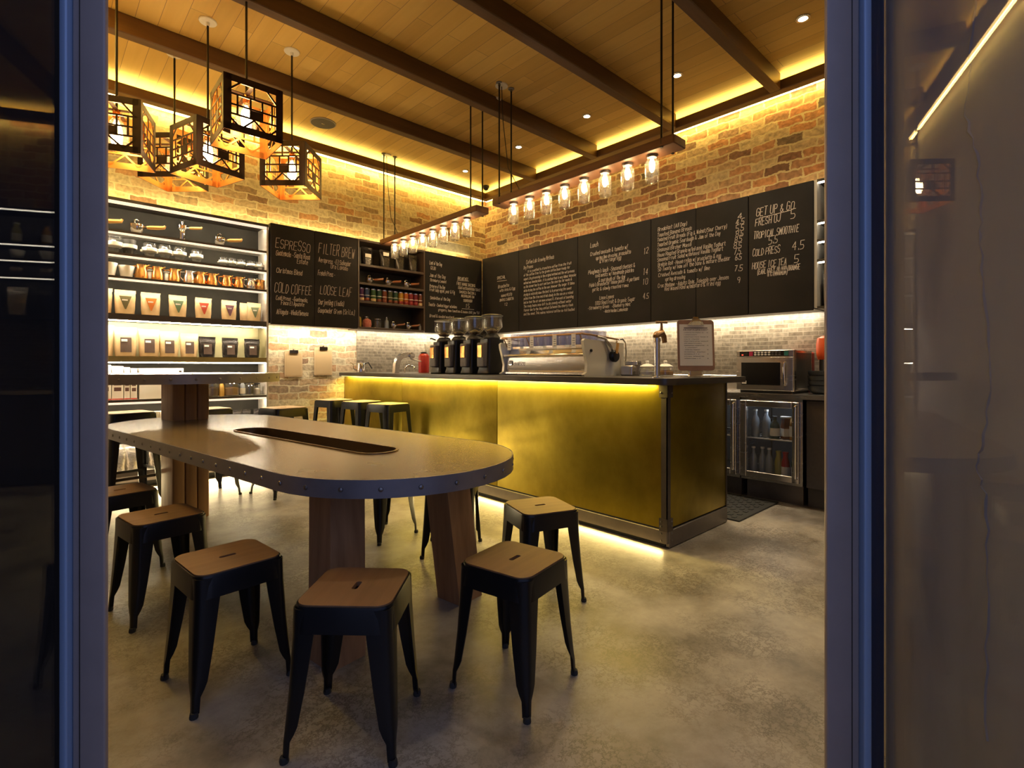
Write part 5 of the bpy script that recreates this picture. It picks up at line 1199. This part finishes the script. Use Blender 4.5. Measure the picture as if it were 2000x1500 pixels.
MB().tube([(-.05, 0, .03), (-.10, 0, .05), (-.10, 0, .10), (-.14, 0, .125)], [.009, .007, .006, .004], 8).build('spout', M_CHROME, ke)
MB().tube([(.045, 0, .11), (.10, 0, .125), (.13, 0, .08), (.15, 0, .05)], .008, 8).build('handle', M_BLACKM, ke)
rc = thing('red_thermos', 'red lacquered canister behind the farthest grinder', 'canister', (3.50, 5.32, ZC))
MB().lathe([(0, 0), (.062, 0), (.065, .01), (.065, .20), (.05, .225), (.03, .235), (0, .237)], 20).build('body', M_RED, rc)
MB().lathe([(.0, .235), (.035, .235), (.038, .25), (0, .255)], 16).build('stopper', M_BLACKM, rc)
pc = thing('measuring_jug', 'tall clear plastic cup standing behind the red canister', 'cup', (3.66, 5.42, ZC))
MB().lathe([(0, 0), (.045, 0), (.05, .20), (.075, .36), (.072, .36), (.047, .20), (.042, .006), (0, .006)], 20).build('cup', M_GLASS, pc)
sdp = thing('soap_dispenser', 'white soap dispenser on the tiles by the sink tap', 'dispenser', (4.33, WL - .012, 1.14))
MB().bbox(-.065, .065, -.10, 0, 0, .27, .012).build('case', M_WHITE, sdp)
MB().box(-.04, .04, -.102, -.10, .08, .22).build('window', M_PANEL, sdp)
sk = thing('wall_spout', 'small chrome spout at the foot of the tiles left of the red canister', 'tap', (3.42, 5.62, ZC))
MB().tube([(0, 0, 0), (0, 0, .05), (.03, -.01, .085), (.09, -.03, .085), (.12, -.04, .05)], .011, 10).build('spout', M_CHROME, sk)
# clipboards hanging on the brick
def hung(lab, x0, x1, z0, z1):
    t = thing('hung_clipboard', lab, 'clipboard', ((x0 + x1) / 2, WL - .006, z0), 0, 'clipboards hanging on the brick'); w = (x1 - x0) / 2; h = z1 - z0
    M = Matrix.Translation((0, 0, 0)) @ Matrix.Rotation(PI / 2, 4, 'X')
    MB().prism([(x, y + h / 2) for x, y in rrect(2 * w, h, .015)], 0, .006).xform(M).build('board', mat('tan_board', (.40, .28, .16), .7), t)
    MB().prism([(x, y + h / 2 - .01) for x, y in rrect(2 * w - .03, h - .045, .002, 1)], .0062, .0075).xform(M).build('sheet', mat('buff_sheet', (.36, .25, .13), .8), t)
    MB().box(-.05, .05, -.018, -.006, h - .03, h + .008).build('clip', M_CHROME, t)
    MB().lathe([(0, 0), (.006, 0), (.006, .03), (0, .03)], 8).xform(Matrix.Translation((0, .004, h + .016)) @ Matrix.Rotation(PI / 2, 4, 'X')).build('hook', M_BOLT, t)
hung('brown clipboard hanging on the brick, left of the pair', 2.177, 2.387, 1.03, 1.34)
hung('brown clipboard hanging on the brick, right of the pair near the bar', 2.53, 2.757, 1.045, 1.39)
# ------------------------------------------------------------------ jar chandeliers over the bar
M_RED_BEAM = wood('rough_red_beam', (.10, .040, .016), (.17, .075, .03), .6, 1, 12)
M_ROD = mat('black_rod', (.02, .014, .010), .4, .5)
def chandelier(name, lab, x, y0, y1, zb, jars, ztops):
    t = thing(name, lab, 'pendant light', (x, 0, 0))
    MB().bbox(-.085, .085, y0, y1, zb, zb + .065, .006).build('timber_beam', M_RED_BEAM, t)
    for y, zt in ((y0 + .10, ztops[0]), (y1 - .10, ztops[1])):
        for dx in (-.078, .078):
            r = MB().tube([(dx, y, zb + .02), (dx, y, zt)], .008, 8).lathe([(0, zb - .004), (.013, zb - .004), (.013, zb), (0, zb)], 8, 0, (dx, y, 0)).build('rod', M_ROD, t)
            MB().lathe([(0, zt), (.03, zt), (.03, zt - .008), (.012, zt - .012), (.012, zt - .03), (0, zt - .03)], 14, 0, (dx, y, 0)).build('ceiling_flange', M_BOLT, r)
    c = [(-.03, y1 - .08, CEIL), (-.02, y1 - .09, CEIL - .35), (.0, y1 - .14, CEIL - .8), (.02, y1 - .30, zb + .07)]
    MB().tube(c, .004, 6).build('cable', M_BLACKM, t)
    MB().lathe([(0, CEIL), (.06, CEIL), (.06, CEIL - .012), (0, CEIL - .014)], 20, 0, (-.03, y1 - .08, 0)).build('ceiling_plate', M_WHITE, t)
    jg = None
    for y in jars:
        if jg is None:
            jg = MB().lathe([(.033, -.028), (.036, -.034), (.050, -.052), (.052, -.062), (.051, -.185), (.046, -.197), (0, -.199), (0, -.194), (.043, -.192), (.048, -.183), (.049, -.064), (.047, -.055), (.034, -.040), (.030, -.034), (.033, -.028)], 20).build('glass_jar', M_GLASS, t)
            s1 = MB().lathe([(0, 0), (.036, 0), (.037, -.016), (.034, -.020), (0, -.020)], 18).build('jar_lid', M_RIM, jg)
            s2 = MB().lathe([(0, -.030), (.011, -.032), (.014, -.042), (.021, -.060), (.020, -.072), (.011, -.084), (0, -.086)], 14).build('bulb', M_BULB, jg)
            jg.location = (0, y, zb)
        else:
            o = jg.copy(); COL.objects.link(o); o.parent = t; o.location = (0, y, zb)
            for ch in (s1, s2):
                d = ch.copy(); COL.objects.link(d); d.parent = o
    return t
chandelier('jar_chandelier', 'timber beam of eight jar lights over the bar nearest the camera, at the right', 3.318, 1.82, 3.74, 2.70, [3.524 - .2115 * i for i in range(8)], (CEIL, CEIL))
chandelier('jar_chandelier', 'timber beam of eight jar lights over the far end of the bar', 3.33, 3.99, 5.95, 2.71, [5.717 - .2096 * i for i in range(8)], (CEIL, CEIL))

# ------------------------------------------------------------------ five laser-cut cage pendants
def cage_panel(M, s, parent):
    # one side: outer frame, brace bars and a small grid; dark outside (-y), copper inside (+y)
    h = s / 2; mb = MB(); th = .0035
    def seg(x0, y0, x1, y1, w):
        p, q = Vector((x0 * s - h, 0, h - y0 * s)), Vector((x1 * s - h, 0, h - y1 * s))
        d = (q - p).normalized(); n = Vector((-d.z, 0, d.x)) * w / 2
        for off, mi, rev in ((-th, 0, False), (0, 1, True)):
            a = [p - n, q - n, q + n, p + n]
            lo, hi = (off, off + th)
            vs = [(v.x, lo, v.z) for v in a] + [(v.x, hi, v.z) for v in a]
            mb.add(vs, [(0, 1, 2, 3), (7, 6, 5, 4), (0, 4, 5, 1), (1, 5, 6, 2), (2, 6, 7, 3), (3, 7, 4, 0)], mi)
    f = .052 * s / .42
    for a in ((0.03, .06, .97, .06), (.03, .94, .97, .94)): seg(*a, f)
    for a in ((.06, .0, .06, 1.0), (.94, .0, .94, 1.0)): seg(*a, f)
    g = .0115
    for a in ((.06, .34, .94, .34), (.06, .53, .94, .53), (.06, .70, .94, .70), (.5, .06, .5, .34), (.06, .30, .32, .06), (.68, .06, .94, .36), (.22, .34, .22, .70), (.44, .34, .44, .70), (.64, .34, .64, .70), (.81, .34, .81, .70), (.06, .74, .28, .94), (.28, .94, .50, .72), (.50, .72, .74, .94), (.74, .94, .94, .74)): seg(*a, g)
    seg(.44, .625, .64, .625, .15 * s)
    mb.xform(M)
    return mb.build('cage_panel', [M_CAGE, M_COPPER], parent, False)
def cage(lab, x, y, z, rz, s=.42, zt=CEIL):
    t = thing('cage_pendant', lab, 'pendant light', (x, y, z), rz, 'cage pendants over the long table')
    h = s / 2
    for k in range(4):
        cage_panel(Matrix.Rotation(PI / 2 * k, 4, 'Z') @ Matrix.Translation((0, -h, 0)), s, t)
    cr = MB().bar((-h, 0, h - .02), (h, 0, h - .02), .03, .004).bar((0, -h, h - .022), (0, h, h - .022), .03, .004)
    cr.build('top_cross', M_CAGE, t)
    MB().tube([(0, 0, h - .02), (0, 0, zt - z)], .008, 8).build('rod', M_ROD, t)
    MB().lathe([(0, zt - z), (.062, zt - z), (.064, zt - z - .006), (.06, zt - z - .012), (.014, zt - z - .014), (.012, zt - z - .04), (0, zt - z - .04)], 24).build('ceiling_plate', M_WHITE, t)
    MB().lathe([(0, h - .02), (.022, h - .022), (.024, h - .07), (.018, h - .08), (0, h - .08)], 14).build('lamp_holder', M_COPPERJ, t)
    gls = MB().lathe([(.02, h - .08), (.03, h - .09), (.062, h - .14), (.075, h - .20), (.060, h - .26), (.030, h - .285), (0, h - .29), (0, h - .286), (.028, h - .281), (.057, h - .258), (.072, h - .20), (.059, h - .141), (.026, h - .092), (.018, h - .08), (.02, h - .08)], 20).build('glass_bulb', M_GLASS, t)
    MB().lathe([(0, h - .10), (.012, h - .105), (.030, h - .14), (.036, h - .19), (.022, h - .235), (0, h - .245)], 12).build('filament', M_CAGE_BULB, gls)
    return t
M_CAGE_BULB = emit('cage_bulb', (1.0, .68, .32), 120.)
cage('nearest cage pendant with its full square face, rod running out of the picture', 1.094, 3.887, 2.885, R_(-1), .365)
cage('cage pendant whose corner points at the camera, below the nearest one', 1.002, 4.547, 2.817, R_(17), .365)
cage('cage pendant farthest left, cut off by the left door post', .427, 4.46, 2.763, R_(-21), .365)
cage('cage pendant farthest back, partly behind the corner-on one', .897, 5.219, 2.905, R_(-43), .365)
cage('rightmost cage pendant, hanging alone towards the brick wall', 1.623, 4.491, 2.82, R_(-43), .365)
